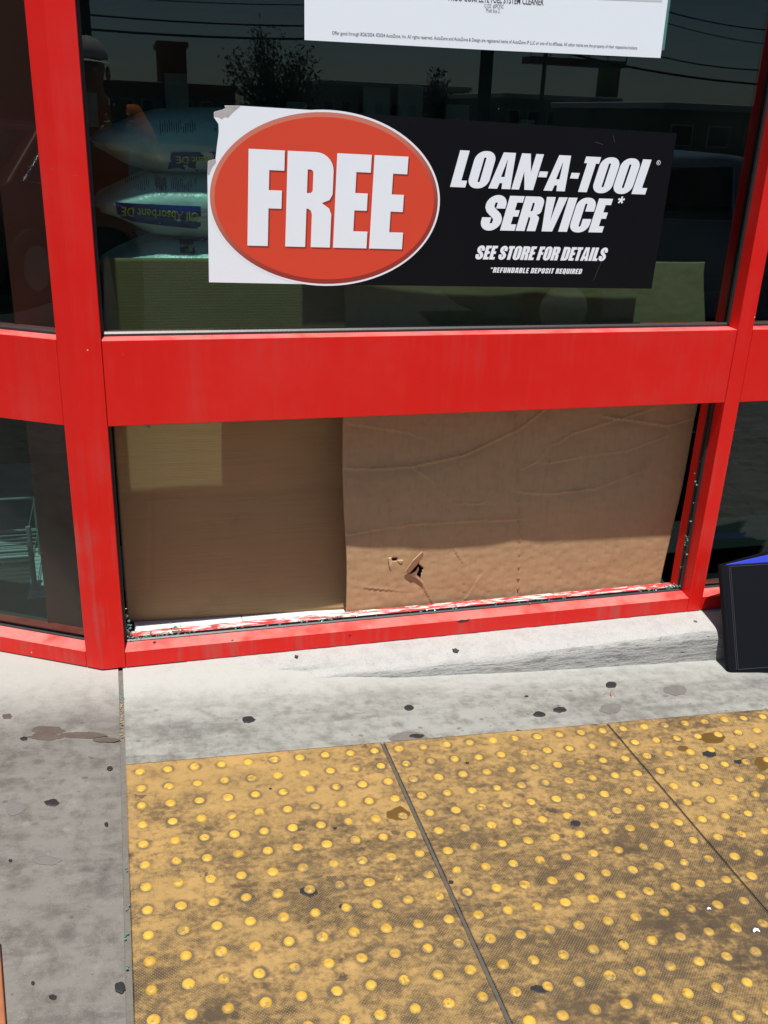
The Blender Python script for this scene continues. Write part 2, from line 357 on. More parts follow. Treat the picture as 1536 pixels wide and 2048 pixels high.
# ------------------------------------------------------------ the ground
link('ground', mesh('ground', [(-400, 60, -.24), (400, 60, -.24), (400, -400, -.24), (-400, -400, -.24)], [(3, 2, 1, 0)]), 'asphalt', kind='structure')
JX = -.013                                     # joint between the two near pavement slabs
def gx(y): return JX - .0085 * (y + .14)       # the joint runs with the paving
XR = 1.872
def kerb_y(x): return -.075 - .052 * min(1, max(0, (x - .2) / 1.2))
SLABZ = {}
def ramp_z(x, y):
    z = gz(x, y)
    if y > -.16:
        t = max(0, min(1.2, (y + .16) / .16)); k = t * t * (3 - 2 * min(t, 1)); z = z + (-.0035 - z) * min(1, k)
    return z
def slab(name, xa, xb, mat, label, y1):
    xs = np.linspace(0, 1, 40); ys = np.concatenate([np.linspace(y1, -.6, 36), np.linspace(-.7, -3.0, 24)])
    P = np.zeros((40, len(ys), 3))
    for i, a in enumerate(xs):
        for j, y in enumerate(ys):
            x0 = xa(y) if callable(xa) else xa; x1 = xb(y) if callable(xb) else xb
            x = x0 + (x1 - x0) * a; e = min(x - x0, x1 - x)
            z = gz(x, y) + .0004 * mnoise.noise((x * 9, y * 9, 3)) - .003 * max(0, 1 - e / .006) ** 2
            fx_ = max(0, min(1, (.72 - x) / .5)) ** .8
            if fx_ > 0 and y > -.16:      # the pavement ramps up to the frame where there is no kerb
                t = (y + .16) / .16; t = max(0, min(1.2, t)); base = -.0035
                k = t * t * (3 - 2 * min(t, 1)) * fx_; z = z + (base - z) * min(1, k)
            P[i, j] = (x, y, z)
    SLABZ[name] = P
    # side walls
    top = P; bot = P.copy(); bot[:, :, 2] = -.235
    me1 = grid(name, top); bm = bmesh.new(); bm.from_mesh(me1); bpy.data.meshes.remove(me1)
    for line in (np.stack([top[0], bot[0]]), np.stack([top[-1], bot[-1]]), np.stack([top[:, -1], bot[:, -1]])):
        m = grid('t', line); bm.from_mesh(m); bpy.data.meshes.remove(m)
    bmesh.ops.remove_doubles(bm, verts=bm.verts, dist=1e-5)
    me = bm_mesh(name, bm); o = link(name, me, mat, kind='structure', label=label)
    if me.polygons[0].normal.z < 0: me.flip_normals()
    return o
pave_l = slab('pavement', -3.2, lambda y: gx(y) - .006, 'conc_l', 'dirty grey concrete pavement left of the yellow paving', 1.6)
pave_m = slab('pavement', lambda y: gx(y) + .006, XR - .004, 'conc', 'pale concrete pavement between the kerb and the yellow paving', .02)
pave_r = slab('pavement', XR + .004, 5.0, 'conc', 'concrete pavement beyond the black binder', .02)
link('joint_filler', grid('joint', np.array([[(gx(y) - .008, y, ramp_z(0, y) - .005), (gx(y) + .008, y, ramp_z(0, y) - .005)] for y in np.linspace(.0, -3, 120)])), 'joint2', pave_l)
link('joint_filler', grid('joint', np.array([[(XR - .006, y, gz(XR, y) - .006), (XR + .006, y, gz(XR, y) - .006)] for y in np.linspace(-.1, -3, 30)])), 'joint', pave_m)
# kerb under the storefront
def kerb():
    xs = np.linspace(.16, 4.9, 420); rows = []
    for x in xs:
        k = min(1, max(0, (x - .18) / 1.05)); k = k * k * (3 - 2 * k)
        n = mnoise.noise((x * 6, 0, 0)) * .006 + mnoise.noise((x * 23, 4, 0)) * .003
        yb = -.098 - .026 * k + n * .6; zb = gz(x, yb) - .014
        ye = -.085 - .024 * k + n; zg = gz(x, ye)
        ze = zg + (.004 + .094 * min(1, max(0, (x - .25) / 1.45)) ** 1.15) * (1 if x > .25 else max(0, (x - .1) / .15)) + n * .5 - .002
        ze = min(ze, -.006) - .012 * max(0, (.55 - x) / .39)
        zt = -.0025
        prof = [(.12, zt), (0.0, zt), (ye * .35, zt + (ze - zt) * .22), (ye * .62, zt + (ze - zt) * .55), (ye + .022, ze + .002), (ye + .008, ze - .004 * k), (ye - .001, ze - .011 * k - .002), (ye - .006, ze - .022 * k - .003),
                (ye + (yb - ye) * .5, zb + (ze - zb) * .5), (yb, zb)]
        rows.append([(x, y + mnoise.noise((x * 40, y * 40, z * 60)) * .0016, z + mnoise.noise((x * 30 + 7, y * 30, z * 50)) * .0012) for y, z in prof])
    me = grid('kerb', np.array(rows)); 
    o = link('kerb', me, 'kerb', kind='structure', smooth=True)
    if me.polygons[5].normal.z < 0: me.flip_normals()
    return o
kerb()

# ------------------------------------------------------------ tactile paving
def dome_mesh():
    prof = [(.0112, 0), (.0102, .0022), (.0080, .0041), (.0057, .0049), (.0028, .0052)]; seg = 16
    vs = []; fs = []
    for r, z in prof:
        for k in range(seg): vs.append((r * cos(2 * pi * k / seg), r * sin(2 * pi * k / seg), z))
    for i in range(len(prof) - 1):
        for k in range(seg): fs.append((i * seg + k, i * seg + (k + 1) % seg, (i + 1) * seg + (k + 1) % seg, (i + 1) * seg + k))
    fs.append(tuple(range((len(prof) - 1) * seg, len(prof) * seg)))
    me = mesh('dome', vs, fs); me.materials.append(M['dome']); me.shade_smooth(); return me
DOME = dome_mesh(); NROW = 15
TILT = Matrix(((EX.x, EY.x, 0), (EX.y, EY.y, 0), (GB, -GC, 1))).to_4x4()
labels = ['yellow tactile paving panel nearest the left pavement joint', 'yellow tactile paving panel in the middle, between two dark joints', 'yellow tactile paving panel at the right edge of the picture']
for k in range(3):
    root = empty('tactile_paving_panel', label=labels[k], cat='tactile paving', group='yellow tactile paving panels')
    org = Vector(G0) + TILT.to_3x3() @ Vector(((10 * k - .5) * PIT, .5 * PIT, .0))
    org.z += .0006
    vx = Vector((EX.x, EX.y, GB)).normalized(); vy = Vector((EY.x, EY.y, -GC)); vz = vx.cross(vy).normalized(); vy = vz.cross(vx)
    root.matrix_world = Matrix.Translation(org) @ Matrix((vx, vy, vz)).transposed().to_4x4()
    wd, dp = 10 * PIT - (.0085, .0045, .0045)[k], NROW * PIT
    nx, ny = 40, 60; xs = np.linspace(.002, wd, nx); ys = np.linspace(-.0005, -dp, ny)
    bm = bmesh.new(); bmesh.ops.create_cube(bm, size=1)
    for v in bm.verts: v.co = Vector((.002 + (v.co.x + .5) * (wd - .002), -(v.co.y + .5) * dp, -.010 + (v.co.z + .5) * .014))
    bmesh.ops.bevel(bm, geom=[e for e in bm.edges if e.verts[0].co.z > 0 and e.verts[1].co.z > 0], offset=.002, segments=2, affect='EDGES')
    link('panel', bm_mesh('panel', bm), 'tact', root)
    for i in range(10):
        for j in range(NROW):
            d = bpy.data.objects.new('dome', DOME); COL.objects.link(d); d.parent = root
            s = random.uniform(.92, 1.06)
            d.location = ((i + .5) * PIT + random.gauss(0, .0006), -(j + .5) * PIT + random.gauss(0, .0006), .0039)
            d.scale = (s, s, random.uniform(.62, 1.1)); d.rotation_euler = (random.gauss(0, .03), random.gauss(0, .03), random.uniform(0, 6))
TZ = .0048
for k in (1, 2):                                # dark mastic in the joints between the panels
    a = Vector(G0) + TILT.to_3x3() @ Vector(((10 * k - .5) * PIT, .5 * PIT, 0))
    b = a + TILT.to_3x3() @ Vector((0, -NROW * PIT, 0)); wj = .0045 + .004 * (k == 1)
    P = np.array([[(p.x + s * wj - .003 * (k == 1), p.y, p.z + .0022 + .001 * mnoise.noise((p.y * 60, s, 0))) for s in (-1, 1)] for p in [a.lerp(b, t) for t in np.linspace(0, 1, 40)]])
    link('joint_filler', grid('joint', P), 'joint', pave_m)

# ------------------------------------------------------------ marks on the ground (children of the slabs)
def blob(u, v, ru, rv, mat, name, on_tile=False, rot=0.0, rag=.25, h=.0009, holes=0, parent=None):
    c = onG(u, v); ex = onG(u + ru, v) - c; ey = onG(u, v - rv) - c
    n = 40; seed = u * .37 + v * .11; ring = []
    for k in range(n):
        a = 2 * pi * k / n; r = 1 + rag * 2.2 * mnoise.noise((cos(a) * 1.3 + seed, sin(a) * 1.3, seed)) + rag * mnoise.noise((cos(a) * 4, sin(a) * 4 + seed, 1))
        d = (ex * cos(a + rot) + ey * sin(a + rot)) * r; ring.append((c.x + d.x, c.y + d.y))
    off = (TZ if on_tile else .0014)
    hgt = lambda x, y: gz(x, y) + off + (0.004 if (y > -.13 and not on_tile) else 0)
    vs = [(c.x, c.y, hgt(c.x, c.y) + h)] + [(c.x + (x - c.x) * .8, c.y + (y - c.y) * .8, hgt(x, y) + h) for x, y in ring] + [(x, y, hgt(x, y) - .0004) for x, y in ring]
    fs = [(0, 1 + k, 1 + (k + 1) % n) for k in range(n)] + [(1 + k, 1 + n + k, 1 + n + (k + 1) % n, 1 + (k + 1) % n) for k in range(n)]
    if (ex.x * ey.y - ex.y * ey.x) < 0: fs = [f[::-1] for f in fs]
    me = mesh(name, vs, fs); p = parent or (pave_l if u < 240 else pave_m)
    return link(name, me, mat, p, smooth=False)
for u, v, a, b in [(497, 1440, 13, 7), (818, 1416, 9, 6), (1079, 1429, 12, 6), (1119, 1420, 14, 5.5), (1222, 1370, 12, 6), (833, 1473, 15, 5), (1037, 1465, 8, 5),
                   (1450, 1432, 12, 6), (104, 1606, 14, 7), (220, 1537, 6, 4), (240, 1975, 11, 11), (213, 1649, 4, 4), (106, 1995, 8, 5), (21, 1722, 4, 3), (66, 1967, 4, 4), (1053, 1393, 4, 1.5), (48, 1478, 7, 4)]:
    blob(u, v, a, b, 'gum', 'gum_spot', rag=.11)
for u, v, a, b in [(617, 1787, 18, 11), (902, 1768, 5, 4), (1150, 1650, 10, 7), (1418, 1511, 14, 7), (1475, 1527, 8, 5), (1080, 1982, 18, 8), (1242, 1886, 7, 4), (934, 1529, 4, 2), (541, 1581, 3, 2), (670, 1660, 4, 2.5), (683, 1816, 6, 4)]:
    blob(u, v, a, b, 'gum', 'gum_spot', True, rag=.16)
for u, v, a, b in [(797, 1631, 24, 15), (1425, 1478, 28, 12), (1365, 1500, 12, 6), (1527, 1530, 20, 14)]:
    blob(u, v, a, b, 'oil', 'oil_spill', True, rag=.14, h=.0003)
for u, v, a, b in [(95, 1461, 32, 8), (165, 1470, 45, 6), (215, 1480, 26, 4), (90, 1474, 36, 6), (14, 1433, 10, 5)]: blob(u, v, a, b, 'stain', 'spill_stain', rag=.16, h=.0003)
for u, v, a, b in [(1350, 1380, 22, 10), (1222, 1417, 22, 10), (30, 1617, 20, 13), (95, 1722, 28, 10), (815, 1474, 35, 10)]: blob(u, v, a, b, 'stain2', 'spill_stain', rag=.16, h=.0002)

# ------------------------------------------------------------ the storefront
store = empty('storefront', (0, 0, 0), 'red framed glass storefront with a broad red rail across its windows', 'storefront')
A29 = radians(29); CX = -.06                       # corner of the storefront, left bay turns back by 29 degrees
LB = Matrix.Translation((CX, 0, 0)) @ Matrix.Rotation(pi - A29, 4, 'Z') @ Matrix.Scale(-1, 4, (0, 1, 0))   # left bay: local x runs away from the corner
I4 = Matrix()
def part(name, me, mat, parent=store, smooth=False, label=None): return link(name, me, mat, parent, smooth, label)
def bay(m4, x0, x1, lower_glass=True):
    g = .0012
    # broad rail
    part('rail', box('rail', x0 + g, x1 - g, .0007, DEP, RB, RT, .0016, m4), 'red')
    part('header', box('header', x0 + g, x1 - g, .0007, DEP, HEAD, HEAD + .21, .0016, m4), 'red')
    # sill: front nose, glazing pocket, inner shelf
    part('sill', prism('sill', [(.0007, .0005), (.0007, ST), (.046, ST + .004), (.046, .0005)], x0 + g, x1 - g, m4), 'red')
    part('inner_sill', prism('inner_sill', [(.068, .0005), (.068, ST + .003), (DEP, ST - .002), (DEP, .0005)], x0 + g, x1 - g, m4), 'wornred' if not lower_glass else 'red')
    part('gasket', prism('gasket', [(.0462, .004), (.0462, ST + .0065), (.0500, ST + .010), (.0535, ST + .007), (.0535, .03), (.0655, .03), (.0655, ST + .007), (.0678, ST + .007), (.0678, .004)], x0 + .002, x1 - .002, m4), 'gasket')
    for z, s in ((RT, 1), (HEAD, -1)):
        part('gasket', prism('gasket', [(.0445, z - s * .001), (.0445, z + s * .006), (.0485, z + s * .0105), (.0535, z + s * .0075), (.0535, z - s * .001)], x0 + .002, x1 - .002, m4), 'gasket')
    part('gasket', prism('gasket', [(.0445, RB + .001), (.0445, RB - .007), (.0535, RB - .008), (.0535, RB + .001)], x0 + .002, x1 - .002, m4), 'gasket')
    for xe, s in ((x0, 1), (x1, -1)):
        for za, zb in ((ST + .008, RB - .001), (RT + .001, HEAD - .001)):
            xs = sorted((xe - s * .001, xe + s * .007)); part('gasket', box('gasket', xs[0], xs[1], .0445, .0537, za, zb, .001, m4), 'gasket')
            xs = sorted((xe - s * .001, xe + s * .006)); part('gasket', box('gasket', xs[0], xs[1], .0605, .069, za, zb, .001, m4), 'gasket')
    part('glass_pane', box('pane', x0 + .001, x1 - .001, GL, GL + .006, RT - .008, HEAD + .008, 0, m4), 'glass')
    if lower_glass: part('glass_pane', box('pane', x0 + .001, x1 - .001, GL, GL + .006, .034, RB + .008, 0, m4), 'glass')
bay(I4, 0, W, False)
bay(I4, W2, W2 + 1.69)
bay(LB, .046, 1.25)
# mullions
c, s_ = cos(A29), sin(A29)
lx = lambda a, b: (CX - c * a + s_ * b, s_ * a + c * b)
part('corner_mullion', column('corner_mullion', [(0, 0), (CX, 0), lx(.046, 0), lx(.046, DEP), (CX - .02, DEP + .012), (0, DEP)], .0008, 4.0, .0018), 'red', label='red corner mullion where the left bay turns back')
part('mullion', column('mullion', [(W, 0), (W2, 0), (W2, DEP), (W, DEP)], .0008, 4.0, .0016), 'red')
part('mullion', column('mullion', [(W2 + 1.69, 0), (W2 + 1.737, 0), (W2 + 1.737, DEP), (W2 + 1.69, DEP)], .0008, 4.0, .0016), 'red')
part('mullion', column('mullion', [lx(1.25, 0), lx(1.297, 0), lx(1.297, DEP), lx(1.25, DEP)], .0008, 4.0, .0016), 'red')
# wall above and beside the glazing
part('wall', box('wall', 0, 6.5, .004, .2, HEAD + .212, 4.2), 'stucco'); part('wall', box('wall', .046, 4.2, .004, .2, HEAD + .212, 4.2, 0, LB), 'stucco')
part('wall', box('wall', W2 + 1.739, 6.5, .004, .2, -.02, HEAD + .21), 'stucco'); part('wall', box('wall', 1.299, 4.2, .004, .2, -.22, HEAD + .21, 0, LB), 'stucco')
# footing strip below the left bay frame
# ------------------------------------------------------------ inside the store
link('store_floor', mesh('store_floor', [(-4.2, 2.3, FLZ0), (-.2, .1, FLZ0), (6.4, .1, FLZ0), (6.4, 9, FLZ0), (-4.2, 9, FLZ0)], [(0, 1, 2, 3, 4)]), 'joint', kind='structure')
sf = bpy.data.objects['store_floor']; TS = .3048
tm = box('floor_tile', .0008, TS - .0008, .0008, TS - .0008, -.005, .0, .0006, None, 1)
tm.materials.append(M['vinyl'])
for i in range(-4, 13):
    for j in range(5):
        x, y = .33 - TS + i * TS - .0, .117 + j * TS
        if x < -.15 and y < .13 - (x + .15) * .62 + .05: continue
        t_ = bpy.data.objects.new('floor_tile', tm); COL.objects.link(t_); t_.parent = sf; t_.location = (x, y, FLZ)
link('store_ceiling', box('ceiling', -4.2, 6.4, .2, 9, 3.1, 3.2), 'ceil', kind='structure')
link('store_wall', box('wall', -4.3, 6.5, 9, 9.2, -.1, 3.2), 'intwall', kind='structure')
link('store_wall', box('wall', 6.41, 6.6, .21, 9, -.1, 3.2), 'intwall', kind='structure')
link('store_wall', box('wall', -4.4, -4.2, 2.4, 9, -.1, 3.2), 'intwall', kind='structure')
link('column', box('column', -.205, -.03, .20, .36, FLZ, 3.09, .004), 'column', label='dark red column inside the store behind the left corner', cat='column')

# ---- the two cardboard sheets
def seg_dist(X, Z, pts):
    D = np.full(X.shape, 9.0); S = np.zeros(X.shape)
    for (x0, z0), (x1, z1) in zip(pts[:-1], pts[1:]):
        dx, dz = x1 - x0, z1 - z0; L2 = dx * dx + dz * dz
        t = np.clip(((X - x0) * dx + (Z - z0) * dz) / L2, 0, 1); d = np.hypot(X - x0 - t * dx, Z - z0 - t * dz)
        sd = np.sign((X - x0) * dz - (Z - z0) * dx); m = d < D; D = np.where(m, d, D); S = np.where(m, sd, S)
    return D, S
def px_line(pts, y): return [(p.x, p.z) for p in (onY(u, v, y) for u, v in pts)]
def inside(X, Z, poly):
    r = np.zeros(X.shape, bool); n = len(poly)
    for i in range(n):
        (x0, z0), (x1, z1) = poly[i], poly[(i + 1) % n]
        cnd = ((z0 > Z) != (z1 > Z)); r ^= cnd & (X < (x1 - x0) * (Z - z0) / (z1 - z0 + 1e-12) + x0)
    return r
def card(name, X, Y, Z, mat, holes, label, thick=.0045):
    nu, nv = X.shape; idx = np.arange(nu * nv).reshape(nu, nv)
    cxm = (X[:-1, :-1] + X[1:, 1:]) / 2; czm = (Z[:-1, :-1] + Z[1:, 1:]) / 2; keep = np.ones(cxm.shape, bool)
    for h in holes: keep &= ~inside(cxm, czm, h)
    f = np.stack([idx[:-1, :-1], idx[1:, :-1], idx[1:, 1:], idx[:-1, 1:]], -1)[keep]
    f2 = f[:, ::-1] + nu * nv
    P1 = np.stack([X, Y, Z], -1).reshape(-1, 3); P2 = P1 + np.array([0, thick, 0])
    e = {}
    for q in f.tolist():
        for a, b in zip(q, q[1:] + q[:1]):
            if (b, a) in e: del e[(b, a)]
            else: e[(a, b)] = 1
    side = [(b, a, a + nu * nv, b + nu * nv) for a, b in e]
    me = bpy.data.meshes.new(name); me.from_pydata(np.concatenate([P1, P2]).tolist(), [], f.tolist() + f2.tolist() + side); me.update()
    bm = bmesh.new(); bm.from_mesh(me); bmesh.ops.delete(bm, geom=[v for v in bm.verts if not v.link_faces], context='VERTS'); bm.to_mesh(me); bm.free()
    o = link(name, me, mat, label=label, cat='cardboard', group='cardboard sheets covering the broken window')
    sm = np.zeros(len(me.polygons), bool); sm[:2 * len(f)] = True; me.polygons.foreach_set('use_smooth', sm); return o
NV = np.vectorize(lambda a, b, c_: mnoise.noise((a, b, c_)))
nu, nv = 300, 290
a_, b_ = np.meshgrid(np.linspace(0, 1, nu), np.linspace(0, 1, nv), indexing='ij')
zz = .0175 + (1.032 - .0175) * b_
xl = .614 + .006 * np.sin(zz * 9) + .010 * np.clip((.35 - zz) / .3, 0, 1) + .008 * np.clip((zz - .55) / .5, 0, 1) * -1
XX = xl + (1.664 + .040 * np.clip((zz - .05) / .6, 0, 1) - .035 * np.clip((zz - .8) / .2, 0, 1) - xl) * a_
zz = zz + .004 * NV(XX * 5, 0, b_) * (b_ > .5) * b_
YY = .1195 + .0135 * np.clip((XX - .61) / .3, 0, 1) ** .8 - .0035 * np.exp(-((XX - 1.154) / .05) ** 2) + .002 * np.clip((XX - 1.3) / .3, 0, 1)
YY += .054 * np.clip((zz - .30) / .75, 0, 1) ** 1.2
YY += .0026 * NV(XX * 4, zz * 4, 0) + .0014 * NV(XX * 11, zz * 11, 5)
Yc = .128
for pts, amp, wd in [([(697, 938), (760, 940), (830, 935), (930, 915), (1040, 865), (1100, 822)], .0075, .014), ([(1040, 985), (1100, 990), (1190, 980), (1290, 945)], .006, .013),
                     ([(697, 1068), (760, 1058), (830, 1050), (930, 1045), (1035, 1040)], .006, .012), ([(830, 940), (870, 965), (887, 1000)], .005, .012),
                     ([(1085, 988), (1100, 930), (1112, 895), (1150, 872), (1240, 845), (1300, 828)], .0055, .015), ([(1215, 838), (1300, 850), (1345, 857), (1392, 842)], .006, .012),
                     ([(912, 1105), (928, 1130), (930, 1200)], .0018, .009), ([(962, 1150), (945, 1180), (930, 1200)], .0018, .008), ([(816, 1150), (845, 1172), (868, 1212)], .002, .010),
                     ([(1048, 940), (1080, 925), (1110, 890)], .004, .011), ([(890, 990), (905, 1010), (960, 1010)], .004, .012), ([(1037, 822), (1038, 960), (1040, 1090), (1036, 1185)], .0042, .006),
                     ([(700, 850), (820, 870), (845, 880)], .003, .010), ([(730, 1175), (830, 1186)], .002, .007), ([(1100, 930), (1180, 915), (1262, 905), (1330, 880)], .004, .012)]:
    D, S = seg_dist(XX, zz, px_line(pts, Yc)); vr = .55 + .9 * np.clip(NV(XX * 9, zz * 9, len(pts)) + .3, -.3, 1); YY += vr * (.75 * amp * np.exp(-(D / wd) ** 1.3) * np.where(S > 0, 1.0, -.35) - amp * .45 * np.exp(-(D / (wd * .35)) ** 2))
YY = np.maximum(YY, .1162)
h1 = px_line([(815, 1145), (843, 1117), (838, 1128), (848, 1137), (840, 1157), (819, 1151)], Yc)
h2 = px_line([(781, 1116), (796, 1116), (793, 1122), (784, 1123)], Yc)
card_r = card('cardboard_sheet', XX, YY, zz, 'card_r', [h1, h2], 'creased brown cardboard sheet with a torn hole, right half of the broken window')
# torn flap folded out of the hole
def patch(name, pxs, y, mat, parent, curl):
    ps = [onY(u, v, y + dy) for (u, v, dy) in pxs]; n = len(ps)
    vs = [tuple(p) for p in ps] + [(p.x, p.y + .003, p.z + .001) for p in ps]
    fs = [tuple(range(n)), tuple(range(n, 2 * n))[::-1]] + [(i, i + n, (i + 1) % n + n, (i + 1) % n) for i in range(n)]
    me = mesh(name, vs, fs); bm = bmesh.new(); bm.from_mesh(me); bm_ = bm_mesh(name, bm); bpy.data.meshes.remove(me)
    return link(name, bm_, mat, parent)
patch('torn_flap', [(810, 1144, -.006), (826, 1122, -.022), (845, 1104, -.026), (847, 1108, -.024), (846, 1115, -.012), (834, 1130, -.006), (820, 1146, -.002)], .128, 'card_in', card_r, 0)
patch('torn_flap', [(818, 1151, -.003), (832, 1143, -.008), (837, 1134, -.009), (838, 1139, -.006), (833, 1150, -.004), (847, 1165, -.003), (832, 1156, -.003)], .128, 'card_in', card_r, 0)
patch('torn_flap', [(777, 1117, -.006), (783, 1116, -.004), (784, 1130, -.004), (782, 1141, -.003), (779, 1132, -.006)], .128, 'card_in', card_r, 0)
patch('torn_flap', [(796, 1121, -.003), (806, 1121, -.004), (803, 1127, -.003), (797, 1124, -.003)], .128, 'card_in', card_r, 0)
# left sheet stands on the floor, further in
nu, nv = 120, 120
a_, b_ = np.meshgrid(np.linspace(0, 1, nu), np.linspace(0, 1, nv), indexing='ij')
XX = .008 + .73 * a_; zb_ = FLZ + .001; zz = zb_ + (1.030 - zb_) * b_
yb_ = .216 - .045 * XX / .66; YY = yb_ + (.2475 - yb_) * np.clip(zz / .40, 0, 1) ** .8 + .0025 * NV(XX * 3, zz * 3, 9) + .0006 * NV(XX * 20, zz * 20, 2)
for pts, amp, wd in [([(240, 990), (400, 993), (560, 982), (690, 975)], .0016, .004), ([(300, 1165), (305, 900)], .0014, .004), ([(262, 1122), (420, 1115), (500, 1110)], .001, .004), ([(330, 870), (440, 872)], .001, .004)]:
    D, S = seg_dist(XX, zz, px_line(pts, .235)); YY += amp * np.exp(-(D / wd) ** 2)
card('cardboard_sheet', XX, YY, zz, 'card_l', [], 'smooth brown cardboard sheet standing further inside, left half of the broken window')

# ---- bags of oil absorbent on a stand
stand = empty('display_stand', (.45, .50, FLZ), 'low dark metal stand under the plastic bags', 'stand')
link('top', box('top', -.50, .45, -.17, .30, .865, .886, .003), 'shelf', stand)
for sx in (-.47, .42):
    for sy in (-.15, .27): link('leg', box('leg', sx - .015, sx + .015, sy - .015, sy + .015, 0.0, .864), 'shelf', stand)
# ---- letters: heavy condensed capitals drawn as outlines
def rr(x0, y0, x1, y1, r, n=7, corners=(1, 1, 1, 1)):
    """rounded rectangle, counter-clockwise from the middle of the right side"""
    pts = [(x1, (y0 + y1) / 2)]
    for (cx_, cy_, a0, on, kx, ky) in ((x1 - r, y1 - r, 0, corners[0], x1, y1), (x0 + r, y1 - r, pi / 2, corners[1], x0, y1), (x0 + r, y0 + r, pi, corners[2], x0, y0), (x1 - r, y0 + r, 1.5 * pi, corners[3], x1, y0)):
        if on: pts += [(cx_ + r * cos(a0 + pi / 2 * k / n), cy_ + r * sin(a0 + pi / 2 * k / n)) for k in range(n + 1)]
        else: pts.append((kx, ky))
    return pts
def glyph(ch, s=.23, bh=.185):
    """list of (outer, [holes]) in a cell of height 1, and the width"""
    w_ = 2 * s + .06; e = w_ - s; eh = s + .155
    if ch == 'F': return [([(0, 0), (s, 0), (s, .40), (eh - .02, .40), (eh - .02, .59), (s, .59), (s, 1 - bh - .02), (eh, 1 - bh - .02), (eh, 1), (0, 1)], [])], eh
    if ch == 'E': return [([(0, 0), (eh, 0), (eh, bh), (s, bh), (s, .41), (eh - .02, .41), (eh - .02, .595), (s, .595), (s, 1 - bh), (eh, 1 - bh), (eh, 1), (0, 1)], [])], eh
    if ch == 'L': return [([(0, 0), (eh, 0), (eh, bh), (s, bh), (s, 1), (0, 1)], [])], eh
    if ch == 'T': return [([(eh / 2 + .01 - s / 2, 0), (eh / 2 + .01 + s / 2, 0), (eh / 2 + .01 + s / 2, 1 - bh), (eh + .02, 1 - bh), (eh + .02, 1), (0, 1), (0, 1 - bh), (eh / 2 + .01 - s / 2, 1 - bh)], [])], eh + .02
    if ch == 'I': return [([(0, 0), (s, 0), (s, 1), (0, 1)], [])], s
    if ch == '-': return [([(0, .37), (.23, .37), (.23, .53), (0, .53)], [])], .23
    if ch == ' ': return [], .13
    if ch in 'OQ':
        g = [(rr(0, -.012, w_, 1.012, w_ * .46), [rr(s, .16, e, .84, (e - s) * .48)])]
        if ch == 'Q': g.append(([(w_ - .12, .14), (w_ + .03, -.06), (w_ - .12, -.08), (w_ - .24, .02)], [])); g[-1] = ([(w_ * .6, -.015), (w_ * .75, -.1), (w_ + .02, -.1), (w_ + .02, -.03), (w_ * .9, -.015)], [])
        return g, w_
    if ch == 'U': return [([(0, 1)] + [p for p in rr(0, -.012, w_, 1, w_ * .46, corners=(0, 0, 1, 1)) if p[1] < .48] + [(w_, 1), (e, 1)] + [p for p in rr(s, .16, e, 1, (e - s) * .48, corners=(0, 0, 1, 1)) if p[1] < .48][::-1] + [(s, 1)], [])], w_
    if ch == 'C':
        o = rr(0, -.012, w_, 1.012, w_ * .46)[1:]; i = rr(s, .16, e, .84, (e - s) * .48)[1:]
        return [([(w_, .61)] + o + [(w_, .39), (e, .39)] + i[::-1] + [(e, .61)], [])], w_
    if ch == 'D': return [(rr(0, 0, w_, 1, w_ * .42, corners=(1, 0, 0, 1)), [rr(s, .17, e, .83, (e - s) * .48, corners=(1, 0, 0, 1))])], w_
    if ch == 'P': return [([(0, 0), (s, 0), (s, .36)] + [p for p in rr(0, .36, w_, 1, .2, corners=(1, 0, 0, 1)) if p[0] > s + .01][-8:] + [p for p in rr(0, .36, w_, 1, .2, corners=(1, 0, 0, 1)) if p[0] > s + .01][:9] + [(0, 1)], [rr(s, .52, e, .85, .03, corners=(1, 0, 0, 1))])], w_
    if ch == 'B': return [([(0, 0)] + [p for p in rr(0, 0, w_, .53, .18, corners=(0, 0, 0, 1)) if p[0] > s][1:][-8:] + [(w_, .40), (w_ - .02, .49), (w_ - .07, .53), (w_ - .02, .57), (w_, .66)] + rr(0, .5, w_, 1, .18, corners=(1, 0, 0, 0))[1:9] + [(0, 1)],
                              [rr(s, .16, e, .42, .03, corners=(1, 0, 0, 1)), rr(s, .62, e, .85, .03, corners=(1, 0, 0, 1))])], w_
    if ch == 'R':
        top = rr(0, .45, w_, 1, .19, corners=(1, 0, 0, 0))[1:9]
        return [([(0, 0), (s, 0), (s, .41), (e - .04, .41), (e - .012, .39), (e, .35), (e, 0), (w_ - .005, 0), (w_ - .005, .36), (w_ - .03, .42), (w_ - .11, .475), (w_ - .03, .51), (w_, .57)] + top + [(0, 1)], [rr(s, .575, e, .82, .035, corners=(1, 0, 0, 1))])], w_
    if ch == 'A': q = w_ + .04; return [([(0, 0), (s - .01, 0), (s + .015, .16), (q - s - .015, .16), (q - s + .01, 0), (q, 0), (q * .5 + .165, 1), (q * .5 - .165, 1)], [[(q / 2 - .048, .33), (q / 2 + .048, .33), (q / 2 + .004, .80), (q / 2 - .004, .80)]])], q
    if ch == 'N': q = w_ + .04; s2 = s * .84; return [([(0, 0), (s2, 0), (s2, .50), (q - s2 - .03, 0), (q, 0), (q, 1), (q - s2, 1), (q - s2, .50), (s2 + .03, 1), (0, 1)], [])], q
    if ch == 'V': q = w_ + .03; return [([(q / 2 - .15, 0), (q / 2 + .15, 0), (q, 1), (q - s, 1), (q / 2, .30), (s, 1), (0, 1)], [])], q
    if ch == '*':
        pts = []
        for k in range(5):
            a = pi / 2 + k * 2 * pi / 5
            for da, r in ((-.24, .17), (.24, .17), (pi / 5, .07)): pts.append((.15 + r * cos(a + da), .83 + r * sin(a + da)))
        return [(pts, [])], .30
